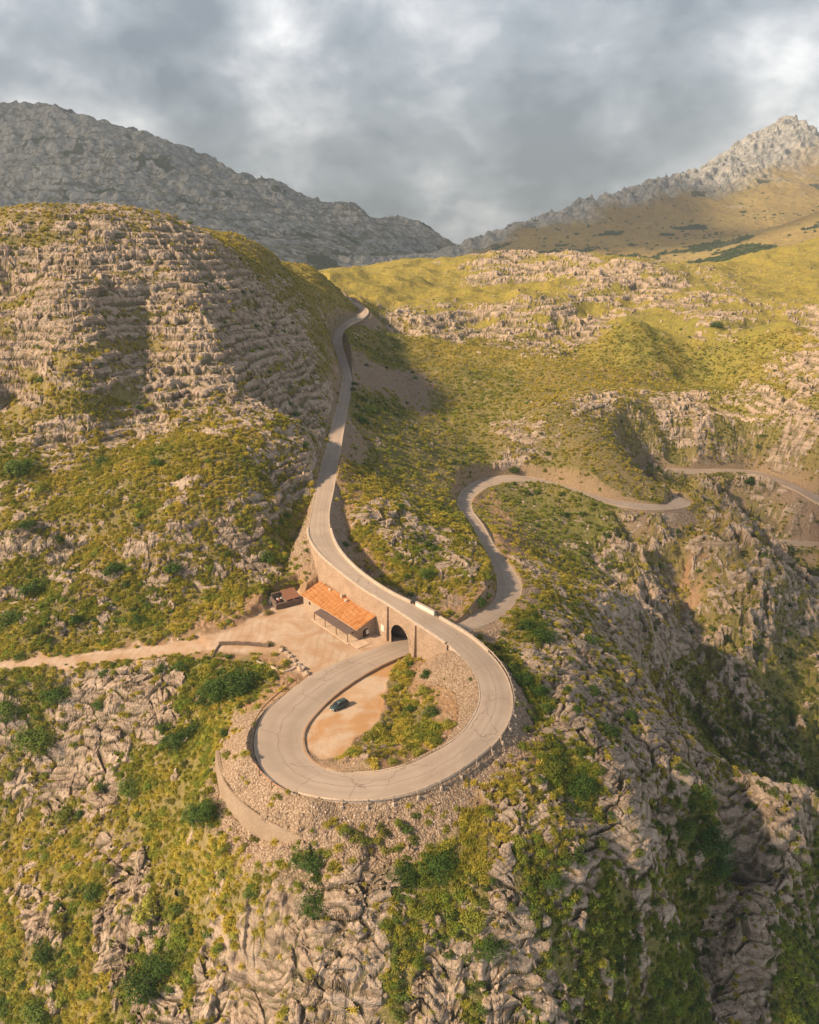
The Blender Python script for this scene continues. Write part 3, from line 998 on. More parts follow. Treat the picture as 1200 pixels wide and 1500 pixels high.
road_mesh('road', mL, mR)
road_mesh('gorge_road', r2L, r2R)
road_mesh('gorge_road', r3L, r3R)

# ------------------------------------------------------------------ the far mountains
FARP = """0 168 3300;50 166 3300;100 172 3250;150 182 3200;195 190 3150;235 200 3100;270 222 3050;300 236 3000;340 257 2950;352 254 2950;400 277 2950;
440 290 3000;480 299 3050;530 307 3150;570 314 3250;600 326 3300;625 345 3400;-60 172 3300;-200 180 3200;
0 230 2700;100 225 2750;200 235 2700;300 275 2650;400 310 2600;500 330 2700;580 350 2800;0 300 2150;100 305 2200;135 312 2150;165 262 2450;175 300 2200;
250 320 2150;350 345 2150;450 370 2200;540 375 2400;600 378 2700;0 335 1800;200 335 1800;330 380 1800;450 410 1850;560 400 2100;-150 300 2100;-150 340 1700;
640 380 2350;670 366 2400;700 354 2450;730 343 2500;760 334 2550;800 318 2600;850 301 2700;900 290 2800;940 276 2850;965 271 2900;1000 262 3000;1030 246 3100;
1060 228 3200;1090 208 3300;1110 199 3340;1130 188 3370;1150 180 3400;1165 195 3405;1180 213 3410;1200 236 3420;1240 278 3430;1300 325 3400;1400 355 3400;
700 385 2000;760 375 2000;760 352 2300;850 340 2350;850 372 1950;900 330 2400;940 305 2600;1000 310 2600;1000 345 2200;1060 290 2700;1100 260 2900;
1150 240 3000;1100 310 2500;1100 345 2100;1180 280 2700;1200 300 2500;1000 385 1750;900 392 1700;800 400 1700;
1200 313 1900;1160 330 1850;1120 346 1800;1080 362 1750;1040 376 1700;1000 388 1620;1240 300 1900;1300 280 1900;1400 270 1900;
1200 345 1650;1100 380 1550;1060 398 1500;1300 330 1600"""
fp = []
for e in FARP.replace('\n', '').split(';'):
    a = list(map(float, e.split()))
    fp.append(at(a[0], a[1], y=a[2]))
_raw = [list(map(float, e.split())) for e in FARP.replace('\n', '').split(';')]
_crest = [k_ for k_, a in enumerate(_raw) if all(b[1] >= a[1] for b in _raw if abs(b[0] - a[0]) < 24)]
for q_ in [fp[k_] for k_ in _crest]:
    e_ = (q_[0] * (1 + 380 / q_[1]), q_[1] + 380, q_[2] - 130)
    # only behind true crests
    if all(math.hypot(e_[0] - w_[0], e_[1] - w_[1]) > 200 for w_ in fp): fp.append(e_)
for e in (0, 100, 200, 300, 400, 500, 600):          # behind the left crest
    fp.append((at(e, 200, y=4000)[0], 4200, 300 - e * .3))
for e, z in ((700, 0), (850, 60), (1000, 120), (1150, 250), (1300, 250)):
    fp.append((at(e, 200, y=4200)[0], 4300, z))
fp += [(-2500, 2500, 500), (-3000, 3500, 500), (3200, 3500, 450), (2800, 2000, 300), (0, 5500, -50), (-2500, 5500, 300), (2500, 5500, 300),
       (-900, 1250, -20), (0, 1250, -60), (500, 1250, -30), (1000, 1250, 60), (-1500, 1400, 60), (1500, 1400, 200), (300, 1500, -20), (-300, 1500, -30), (640, 2150, 90)]
FFIT = tps_fit(fp, .0002)
NFC, NFR = 900, 720
fth = np.linspace(-.72, .72, NFC)
flr = np.linspace(math.log(1250), math.log(5600), NFR)
cth = np.linspace(-.72, .72, 220); clr = np.linspace(flr[0], flr[-1], 200)
ct, cl = np.meshgrid(cth, clr)
czz = tps_eval(FFIT, ct, cl)
tmp = np.stack([np.interp(fth, cth, row) for row in czz])
FZ = np.stack([np.interp(flr, clr, tmp[:, j]) for j in range(NFC)], 1)
for _ in range(3):
    FZ[1:-1] = (FZ[:-2] + 2 * FZ[1:-1] + FZ[2:]) / 4; FZ[:, 1:-1] = (FZ[:, :-2] + 2 * FZ[:, 1:-1] + FZ[:, 2:]) / 4
ft, fl_ = np.meshgrid(fth, flr)
fr_ = np.exp(fl_)
FX, FY = fr_ * np.sin(ft), fr_ * np.cos(ft)
e = sst(30, 200, FZ - 10)
rg1 = ridged(FX / 560, FY / 560, 6, 201, .5)
rg2 = ridged(FX / 90 + rg1, FY / 90, 4, 202, .55)
right = sst(100, 260, FX - .02 * FY)
# bare rock on the left massif and along the right-hand crest; meadow slopes below the crest
fn = fbm(FX / 240, FY / 240, 4, 204)
hrel = FZ - (80 + .16 * (FX - 200))
crest = np.zeros(FX.shape)
CRP = [at(a, b, y=c) for a, b, c in ((560, 395, 2250), (640, 376, 2350), (700, 354, 2450), (760, 334, 2550), (850, 301, 2700), (900, 290, 2800), (965, 271, 2900), (1030, 246, 3100), (1090, 208, 3300), (1150, 182, 3400), (1200, 226, 3430), (1300, 318, 3400))]
cd = np.full(FX.shape, 1e5); cdz = np.zeros(FX.shape)
for a, b in zip(CRP[:-1], CRP[1:]):
    ex, ey = b[0] - a[0], b[1] - a[1]
    t_ = np.clip(((FX - a[0]) * ex + (FY - a[1]) * ey) / (ex * ex + ey * ey), 0, 1)
    d_ = np.hypot(FX - a[0] - t_ * ex, FY - a[1] - t_ * ey)
    wdt = 1 + 1.6 * sst(2700, 3350, a[1] + t_ * ey)      # the rocks widen towards the peak
    cdz = np.where(d_ < cd, wdt, cdz); cd = np.minimum(cd, d_)
crest = sst(190, 90, cd / np.maximum(cdz, .2) + 60 * fn)
leftm = 1 - sst(-50, 260, FX - .0 * FY + 120 * fn - (FY - 1800) * .12)
frock = np.clip(np.maximum(crest, leftm), 0, 1)
FZ = FZ + (rg1 - .5) * (80 * e * frock * (1 - .6 * crest) + 34 * e * (1 - frock)) + (rg2 - .5) * (17 * frock * e + 5) + fbm(FX / 34, FY / 34, 3, 203) * (5 * frock + 1.5) * e
FZ = FZ + crest * (ridged(FX / 60, FY / 60, 3, 207) - .35) * 32
lay = FZ / 24; fr3 = lay - np.floor(lay)
FZ = FZ + frock * (sst(.25, .75, fr3) - fr3) * 24 * .35
mount = new_mesh('mountains', np.stack([FX, FY, FZ], -1).reshape(-1, 3), grid_faces(NFR, NFC), smooth=False)
tag(mount, kind='structure')
wood = np.clip(sst(.15, .4, fbm(FX / 130, FY / 130, 4, 205) + .45 * sst(1950, 1500, FY) * (FX > 200) + .35 * sst(120, 20, FZ) - .32), 0, 1) * (1 - crest)
attr(mount, 'cover', np.stack([frock, crest, wood, np.ones(FX.shape)], -1))


def mountain_material():
    m, t, b = material('mountain')
    geo = t.new('ShaderNodeNewGeometry'); P = geo.outputs['Position']
    sn = t.new('ShaderNodeSeparateXYZ'); t.l.new(geo.outputs['True Normal'], sn.inputs[0])
    a = t.new('ShaderNodeAttribute', attribute_name='cover')
    s = t.new('ShaderNodeSeparateColor'); t.l.new(a.outputs['Color'], s.inputs[0])
    n1 = t.noise(P, .012, 6, .66); n2 = t.noise(P, .055, 5, .65); n3 = t.noise(P, .004, 4, .55)
    n4 = t.noise(P, .03, 7, .74)
    rock = t.mix(t.ramp(n2, [(.35, 0), (.65, 1)]), (.22, .212, .20), (.50, .485, .46))
    shr = t.mix(t.ramp(n1, [(.4, 0), (.6, 1)]), (.07, .075, .05), (.13, .125, .075))
    # scrub holds on the gentler ground of the massif
    sp = t.math('ADD', t.math('MULTIPLY', t.math('SUBTRACT', n4, .5), 3.0), t.math('MULTIPLY', t.math('SUBTRACT', n1, .5), 1.6))
    rockc = t.mix(t.ramp(t.math('ADD', sp, t.math('MULTIPLY', t.math('SUBTRACT', .8, sn.outputs[2]), -1.1)), [(-.02, 0), (.10, .85)]), rock, shr)
    rockc = t.mix(s.outputs[1], rockc, rock)
    mead = t.mix(t.ramp(n3, [(.38, 0), (.62, 1)]), (.30, .205, .075), (.36, .27, .10))
    mead = t.mix(t.ramp(n2, [(.55, 0), (.68, .6)]), mead, (.20, .15, .08))
    mead = t.mix(t.ramp(n1, [(.60, 0), (.68, .7)]), mead, (.40, .34, .27))
    c = t.mix(s.outputs[0], mead, rockc)
    wd = t.ramp(t.math('ADD', s.outputs[2], t.math('MULTIPLY', t.math('SUBTRACT', n2, .5), .9)), [(.45, 0), (.55, 1)])
    c = t.mix(t.math('MULTIPLY', wd, .9), c, (.055, .065, .035))
    t.l.new(c, b.inputs['Base Color'])
    b.inputs['Specular IOR Level'].default_value = .05
    bump(t, b, n2, 9, 1.0)
    return m


mount.data.materials.append(mountain_material())

# ------------------------------------------------------------------ the air between here and the mountains
def add_haze():
    m = bpy.data.materials.new('haze'); m.use_nodes = True
    t = NT(m.node_tree); t.n.clear()
    out = t.new('ShaderNodeOutputMaterial')
    v = t.new('ShaderNodeVolumePrincipled')
    v.inputs['Color'].default_value = (.43, .50, .57, 1)
    v.inputs['Density'].default_value = HAZE
    v.inputs['Anisotropy'].default_value = .1
    t.l.new(v.outputs[0], out.inputs['Volume'])
    x, y0, y1, z0, z1 = 6000, -300, 6000, -200, 760
    V = [(-x, y0, z0), (x, y0, z0), (x, y1, z0), (-x, y1, z0), (-x, y0, z1), (x, y0, z1), (x, y1, z1), (-x, y1, z1)]
    F = [(0, 3, 2, 1), (4, 5, 6, 7), (0, 1, 5, 4), (1, 2, 6, 5), (2, 3, 7, 6), (3, 0, 4, 7)]
    o = new_mesh('haze', V, F, m)
    tag(o, kind='stuff')


HAZE = .00018


def shade_bank(name, cx, cy, z, sx, sy, seed, holes, ns=700, hh=160):
    """a shade caster added out of view, a broken bank of low cloud: a closed slab with a billowed top and a ragged outline"""
    n = 150
    u, v = np.meshgrid(np.linspace(-1, 1, n), np.linspace(-1, 1, n))
    x = cx + u * sx; y = cy + v * sy
    th = 1.15 - np.sqrt(u * u + v * v) * 1.25 + .55 * fbm(x / ns, y / ns, 4, seed) - holes
    th = np.clip(th, 0, 1)
    top = z + hh * np.sqrt(th) * (1 + .5 * fbm(x / 160, y / 160, 3, seed + 3))
    bot = z - hh / 4 * np.sqrt(th) + 14 * fbm(x / 200, y / 200, 3, seed + 5) * th
    V = np.concatenate([np.stack([x, y, top], -1).reshape(-1, 3), np.stack([x, y, bot], -1).reshape(-1, 3)])
    F = grid_faces(n, n)
    keep = (th.ravel()[F] > 0).any(1)
    F = F[keep]
    F = np.concatenate([F, F[:, ::-1] + n * n])
    used = np.unique(F); mp = np.zeros(2 * n * n, int); mp[used] = np.arange(len(used))
    o = new_mesh(name, V[used], mp[F], SHADE_CLOUD, smooth=True)
    return tag(o, kind='structure')


SHADE_CLOUD, _t, _b = material('shade_cloud')
_b.inputs['Base Color'].default_value = (.85, .86, .88, 1)
_b.inputs['Alpha'].default_value = .5
shade_bank('shade_cloud', -2250, 2180, 1430, 1700, 1400, 301, -0.1)  # unseen slab added above the view to shade the left mountains
shade_bank('shade_cloud', -1055, -275, 900, 160, 225, 311, -0.1, 160, 50)  # unseen slab added behind the camera to shade the gorge
add_haze()

# ------------------------------------------------------------------ plants
RNG = np.random.default_rng(7)


def leaf_cloud(n, size, lumps=14, flat=.8, seed=0, up=.25, hollow=.55, quad=True):
    """leaf-sized faces spread through a lumpy crown of unit radius, standing on z = 0"""
    r = np.random.default_rng(seed)
    c = r.normal(size=(lumps, 3)); c /= np.linalg.norm(c, axis=1)[:, None]
    c *= r.uniform(.35, .78, (lumps, 1)); c[:, 2] = np.abs(c[:, 2]) * flat
    cr = r.uniform(.26, .46, lumps)
    k = r.integers(0, lumps, n)
    d = r.normal(size=(n, 3)); d /= np.linalg.norm(d, axis=1)[:, None]
    rad = r.uniform(hollow, 1.0, n) ** .6
    p = c[k] + d * (cr[k] * rad)[:, None]
    p[:, 2] = np.maximum(p[:, 2] + .12, r.uniform(0.0, .1, n))
    nrm = d + .5 * p + r.normal(size=(n, 3)) * .45; nrm[:, 2] += up
    nrm /= np.linalg.norm(nrm, axis=1)[:, None]
    a = np.cross(nrm, r.normal(size=(n, 3))); a /= np.linalg.norm(a, axis=1)[:, None]
    b = np.cross(nrm, a)
    s = size * r.uniform(.6, 1.4, (n, 1))
    V = np.stack([p - a * s, p - b * s * .55, p + a * s, p + b * s * .55], 1).reshape(-1, 3)
    return V, np.arange(4 * n).reshape(-1, 4)


def tuft(n, seed=0):
    """a tussock: blades that fan out from the root"""
    r = np.random.default_rng(seed)
    az = r.uniform(0, 2 * math.pi, n); el = r.uniform(.15, 1.5, n)
    root = r.normal(size=(n, 3)) * .18; root[:, 2] = 0
    d = np.stack([np.cos(az) * np.cos(el), np.sin(az) * np.cos(el), np.sin(el)], 1)
    L = r.uniform(.55, .95, n)[:, None]
    side = np.stack([-np.sin(az), np.cos(az), np.zeros(n)], 1) * r.uniform(.035, .075, (n, 1))
    mid = root + d * L * .6 + np.array([0, 0, .08]); tip = root + d * L; tip[:, 2] -= L[:, 0] * .25 * np.cos(el)
    tip[:, 2] = np.maximum(tip[:, 2], .02)
    V = np.stack([root - side * .4, root + side * .4, mid + side, tip, mid - side], 1)
    F = np.array([[0, 1, 2, 4], [4, 2, 3, 3]])
    quads = (np.arange(n)[:, None, None] * 5 + F[None]).reshape(-1, 4)
    V = V.reshape(-1, 3)
    # last face is a triangle: give it its own near-tip vertex to stay a quad
    tipn = V[np.arange(n) * 5 + 3] + side * .12
    V = np.concatenate([V, tipn])
    q = quads.reshape(n, 2, 4); q[:, 1, 3] = q[:, 1, 2]; q[:, 1, 2] = len(V) - n + np.arange(n)
    return V, q.reshape(-1, 4)


def plant_material(name, dark, light, dry, instancer=True):
    m, t, b = material(name)
    geo = t.new('ShaderNodeNewGeometry')
    oi = t.new('ShaderNodeObjectInfo')
    rnd = oi.outputs['Random']
    isl = t.math('FRACT', t.math('MULTIPLY', t.noise(geo.outputs['Position'], 5.0, 2, .6), 3.0))
    c = t.mix(isl, dark, light)
    if instancer:
        a = t.new('ShaderNodeAttribute', attribute_name='tint', attribute_type='INSTANCER')
        c = t.mix(t.math('MULTIPLY', a.outputs['Fac'], 1.0, clamp=True), c, dry)
        hsv = t.new('ShaderNodeHueSaturation')
        t.put(hsv.inputs['Value'], t.math('ADD', t.math('MULTIPLY', rnd, .5), .75))
    else:
        c = t.mix(t.ramp(rnd, [(.55, 0), (1, .55)]), c, dry)
        hsv = t.new('ShaderNodeHueSaturation')
        t.put(hsv.inputs['Value'], t.math('ADD', t.math('MULTIPLY', rnd, .5), .75))
    t.l.new(c, hsv.inputs['Color'])
    t.l.new(hsv.outputs[0], b.inputs['Base Color'])
    b.inputs['Roughness'].default_value = .75
    tr = t.new('ShaderNodeBsdfTranslucent'); t.l.new(hsv.outputs[0], tr.inputs[0])
    mx = t.new('ShaderNodeMixShader'); mx.inputs[0].default_value = .25
    t.l.new(b.outputs[0], mx.inputs[1]); t.l.new(tr.outputs[0], mx.inputs[2])
    out = [n for n in t.n if n.type == 'OUTPUT_MATERIAL'][0]
    t.l.new(mx.outputs[0], out.inputs[0])
    return m


M_TUFT = plant_material('tussock', (.13, .165, .024), (.32, .345, .040), (.55, .43, .07))
M_SCRUB = plant_material('scrub', (.045, .080, .016), (.12, .165, .028), (.21, .20, .035))
M_BUSH = plant_material('shrub', (.035, .075, .015), (.105, .175, .028), (.17, .20, .035), instancer=False)
M_DRYB = plant_material('dry_shrub', (.12, .115, .03), (.24, .20, .055), (.28, .20, .06), instancer=False)
M_BARK, _t, _b = material('bark')
_b.inputs['Base Color'].default_value = (.16, .12, .09, 1)


def gn_scatter(name, pts, scale, rotz, tint, protos):
    """one object of ground cover: every point carries a copy of one of the prototypes"""
    pc = bpy.data.collections.new(name + '_kinds')
    for p in protos: pc.objects.link(p)
    me = bpy.data.meshes.new(name)
    me.vertices.add(len(pts)); me.vertices.foreach_set('co', np.asarray(pts, np.float32).ravel())
    for nm, typ, arr in (('s', 'FLOAT_VECTOR', scale), ('r', 'FLOAT', rotz), ('tint', 'FLOAT', tint), ('k', 'INT', RNG.integers(0, len(protos), len(pts)))):
        a = me.attributes.new(nm, typ, 'POINT')
        a.data.foreach_set('vector' if typ == 'FLOAT_VECTOR' else 'value', np.asarray(arr, np.int32 if typ == 'INT' else np.float32).ravel())
    o = bpy.data.objects.new(name, me); COL.objects.link(o)
    g = bpy.data.node_groups.new(name, 'GeometryNodeTree')
    g.interface.new_socket('Geometry', in_out='INPUT', socket_type='NodeSocketGeometry')
    g.interface.new_socket('Geometry', in_out='OUTPUT', socket_type='NodeSocketGeometry')
    n = g.nodes
    gi = n.new('NodeGroupInput'); go = n.new('NodeGroupOutput')
    ip = n.new('GeometryNodeInstanceOnPoints')
    ci = n.new('GeometryNodeCollectionInfo'); ci.inputs['Collection'].default_value = pc
    ci.inputs['Separate Children'].default_value = True; ci.inputs['Reset Children'].default_value = True

    def na(nm, typ):
        a = n.new('GeometryNodeInputNamedAttribute'); a.data_type = typ; a.inputs[0].default_value = nm
        return a.outputs[0]
    cx = n.new('ShaderNodeCombineXYZ')
    g.links.new(na('r', 'FLOAT'), cx.inputs[2])
    g.links.new(gi.outputs[0], ip.inputs['Points'])
    g.links.new(ci.outputs[0], ip.inputs['Instance'])
    ip.inputs['Pick Instance'].default_value = True
    g.links.new(na('k', 'INT'), ip.inputs['Instance Index'])
    g.links.new(cx.outputs[0], ip.inputs['Rotation'])
    g.links.new(na('s', 'FLOAT_VECTOR'), ip.inputs['Scale'])
    g.links.new(ip.outputs[0], go.inputs[0])
    md = o.modifiers.new('cover', 'NODES'); md.node_group = g
    tag(o, kind='stuff')
    return o


def proto(name, VF, mat):
    o = new_mesh(name, VF[0], VF[1], mat)
    COL.objects.unlink(o)
    return o


slope_k = 1 / np.clip(nz, .38, 1)


def scatter_points(n, r0, r1, dens):
    """random places on the land between two distances, kept with probability dens[i, j]"""
    r = np.sqrt(RNG.uniform(r0 * r0, r1 * r1, n)); th = RNG.uniform(-.72, .72, n)
    x, y = r * np.sin(th), r * np.cos(th)
    z, i, j = ground_z(x, y)
    keep = RNG.uniform(0, 1, n) < dens[i, j] * slope_k[i, j]
    return x[keep], y[keep], z[keep], i[keep], j[keep]


clear = sst(.2, 1.2, np.minimum.reduce([n_[0] for n_ in ND[:5]])) * sst(-.5, .8, ND[5][0]) * sst(-.3, .8, DY_) * sst(-.3, 1, DL_) * (DV > .6) * (Dw > .8)
cl1 = fbm(X / 6, Y / 6, 3, 151)
bare = np.clip(1 - rock * 1.1, 0, 1) * (1 - .80 * soil) * (1 - .9 * scree)
tdens = clear * bare * np.clip(.58 + 1.2 * cl1 + .15 * Kbush, .26, 1) * (1 - .75 * sst(.45, .8, Ksoil))
tdens = np.maximum(tdens, clear * rock * .035)
tprotos = [proto('tuft', tuft(110, 300 + i), M_TUFT) for i in range(5)]


def tufts(name, n, r0, r1, smin, smax):
    x, y, z, i, j = scatter_points(n, r0, r1, tdens)
    s = RNG.uniform(smin, smax, len(x)) * (1 + .25 * RNG.normal(size=len(x)).clip(-1, 2))
    tn = np.clip(1.0 - green[i, j] * 1.5 + .25 * RNG.normal(size=len(x)) + .1, 0, 1)
    return gn_scatter(name, np.stack([x, y, z - .05], 1), np.stack([s, s, s * RNG.uniform(.75, 1.1, len(x))], 1), RNG.uniform(0, 6.28, len(x)), tn, tprotos)


tufts('tussock_grass', 125000, 66, 270, .55, 1.1)
tufts('tussock_grass', 110000, 270, 640, .6, 1.35)

# low scrub where it grows as one dense mass
sprotos = [proto('scrub_plant', leaf_cloud(420, .105, 12, .8, 400 + i), M_SCRUB) for i in range(5)]
sdens = clear * np.clip((Kbush - .10) * 1.15 + .35 * n1, 0, 1) * (1 - rock * .85) * (1 - .6 * soil)


def scrub(name, n, r0, r1, smin, smax, k=1.0):
    x, y, z, i, j = scatter_points(n, r0, r1, sdens * k)
    s = RNG.uniform(smin, smax, len(x))
    tn = np.clip(.5 * RNG.normal(size=len(x)) + .5 - .6 * Kbush[i, j], 0, 1)
    return gn_scatter(name, np.stack([x, y, z - .1], 1), np.stack([s, s, s * RNG.uniform(.7, 1.0, len(x))], 1), RNG.uniform(0, 6.28, len(x)), tn, sprotos)


scrub('scrub', 11000, 62, 190, .7, 1.7)
scrub('scrub', 12000, 190, 480, .9, 2.2, .8)

# low yellow-green cushions that run together on the near slopes
M_CUSH = plant_material('cushion', (.10, .15, .020), (.24, .30, .035), (.40, .34, .055))
cprotos = [proto('cushion_plant', leaf_cloud(520, .085, 14, .62, 450 + i), M_CUSH) for i in range(4)]
x, y, z, i, j = scatter_points(36000, 62, 215, clear * bare * np.clip(-.15 + 1.2 * cl1 + .55 * Kgreen + .3 * Kbush, 0, .8) * sst(.30, .18, Kscree))
s = .5 + 1.2 * RNG.uniform(0, 1, len(x)) ** 1.6
gn_scatter('cushion_scrub', np.stack([x, y, z - .12], 1), np.stack([s, s, s * RNG.uniform(.7, 1, len(x))], 1), RNG.uniform(0, 6.28, len(x)), np.clip(.6 - Kgreen[i, j] + .35 * RNG.normal(size=len(x)), 0, 1), cprotos)

# woods on the far slopes
wprotos = [proto('wood_tree', leaf_cloud(150, .16, 9, .9, 500 + i), M_SCRUB) for i in range(3)]
nn = 60000
r_ = np.sqrt(RNG.uniform(1350**2, 3000**2, nn)); th_ = RNG.uniform(-.6, .6, nn)
fi = np.interp(np.log(r_), flr, np.arange(NFR)).astype(int); fj = np.interp(th_, fth, np.arange(NFC)).astype(int)
pr = sst(.35, .75, wood[fi, fj] + .25 * RNG.normal(size=nn)) * .8 + .012
kp = RNG.uniform(0, 1, nn) < pr
r_, th_, fi, fj = r_[kp], th_[kp], fi[kp], fj[kp]
s_ = RNG.uniform(3, 6.5, len(r_))
gn_scatter('woodland', np.stack([r_ * np.sin(th_), r_ * np.cos(th_), FZ[fi, fj] - .5], 1), np.stack([s_, s_, s_], 1), RNG.uniform(0, 6.28, len(r_)), np.zeros(len(r_)), wprotos)

# loose stones on the fill slopes and the bare ground
M_STONE, t_, b_ = material('stone')
oi_ = t_.new('ShaderNodeObjectInfo')
t_.l.new(t_.mix(oi_.outputs['Random'], (.27, .19, .14), (.55, .43, .34)), b_.inputs['Base Color'])


def stone_proto(seed):
    r = np.random.default_rng(seed)
    bm = bmesh.new(); bmesh.ops.create_icosphere(bm, subdivisions=1, radius=1)
    V = np.array([v.co for v in bm.verts]); F = np.array([[v.index for v in f.verts] for f in bm.faces]); bm.free()
    V = V * r.uniform(.55, 1.2, (len(V), 1)) * np.array([1, .8, .6])
    o = new_mesh('loose_stone', V, F, M_STONE); COL.objects.unlink(o)
    return o


stones = [stone_proto(600 + i) for i in range(5)]
stdens = clear * np.clip(scree * .8 + soil * .14 + rock * .05 + .07, 0, 1)
x, y, z, i, j = scatter_points(90000, 70, 260, stdens)
s = .07 + .16 * RNG.uniform(0, 1, len(x)) ** 2.5 + .02
gn_scatter('stones', np.stack([x, y, z], 1), np.stack([s, s, s], 1) * RNG.uniform(.8, 1.6, (len(x), 1)), RNG.uniform(0, 6.28, len(x)), np.zeros(len(x)), stones)

# ------------------------------------------------------------------ shrubs one can tell apart
big_leaf = [leaf_cloud(2600, .042, 26, .85, 700 + i) for i in range(4)]
mid_leaf = [leaf_cloud(1300, .06, 18, .8, 720 + i) for i in range(5)]
small_leaf = [leaf_cloud(600, .085, 12, .8, 740 + i) for i in range(5)]


def stem_mesh(seed):
    r = np.random.default_rng(seed)
    V, F = [], []
    for k in range(5):
        a = k * 1.26 + r.uniform(-.4, .4); L = r.uniform(.5, .8); lean = r.uniform(.3, .7)
        p0 = np.array([0, 0, -.15]); p1 = np.array([math.cos(a) * lean * .3, math.sin(a) * lean * .3, L * .35]); p2 = np.array([math.cos(a) * lean * .7, math.sin(a) * lean * .7, L])
        base = len(V)
        for p, w in ((p0, .06), (p1, .04), (p2, .012)):
            for q in range(5):
                an = q * 2 * math.pi / 5
                V.append(p + np.array([math.cos(an) * w, math.sin(an) * w, 0]))
        for s_ in range(2):
            for q in range(5):
                F.append([base + s_ * 5 + q, base + s_ * 5 + (q + 1) % 5, base + s_ * 5 + 5 + (q + 1) % 5, base + s_ * 5 + 5 + q])
    return np.array(V), np.array(F)


def proto_mesh(nm, VF, mat):
    o = new_mesh(nm, VF[0], VF[1], mat)
    me = o.data; bpy.data.objects.remove(o)
    return me


ME_BIG = [proto_mesh('foliage', v, M_BUSH) for v in big_leaf]
ME_MID = [proto_mesh('foliage', v, M_BUSH) for v in mid_leaf]
ME_DRY = [proto_mesh('foliage', v, M_DRYB) for v in mid_leaf[:3]]
ME_SMALL = [proto_mesh('shrub', v, M_BUSH) for v in small_leaf]
ME_STEM = [proto_mesh('stem', stem_mesh(760 + i), M_BARK) for i in range(3)]
M_LIME = plant_material('yellow_shrub', (.13, .17, .025), (.28, .30, .04), (.33, .28, .05), instancer=False)
ME_LIME = [proto_mesh('foliage', v, M_LIME) for v in mid_leaf[2:5]]

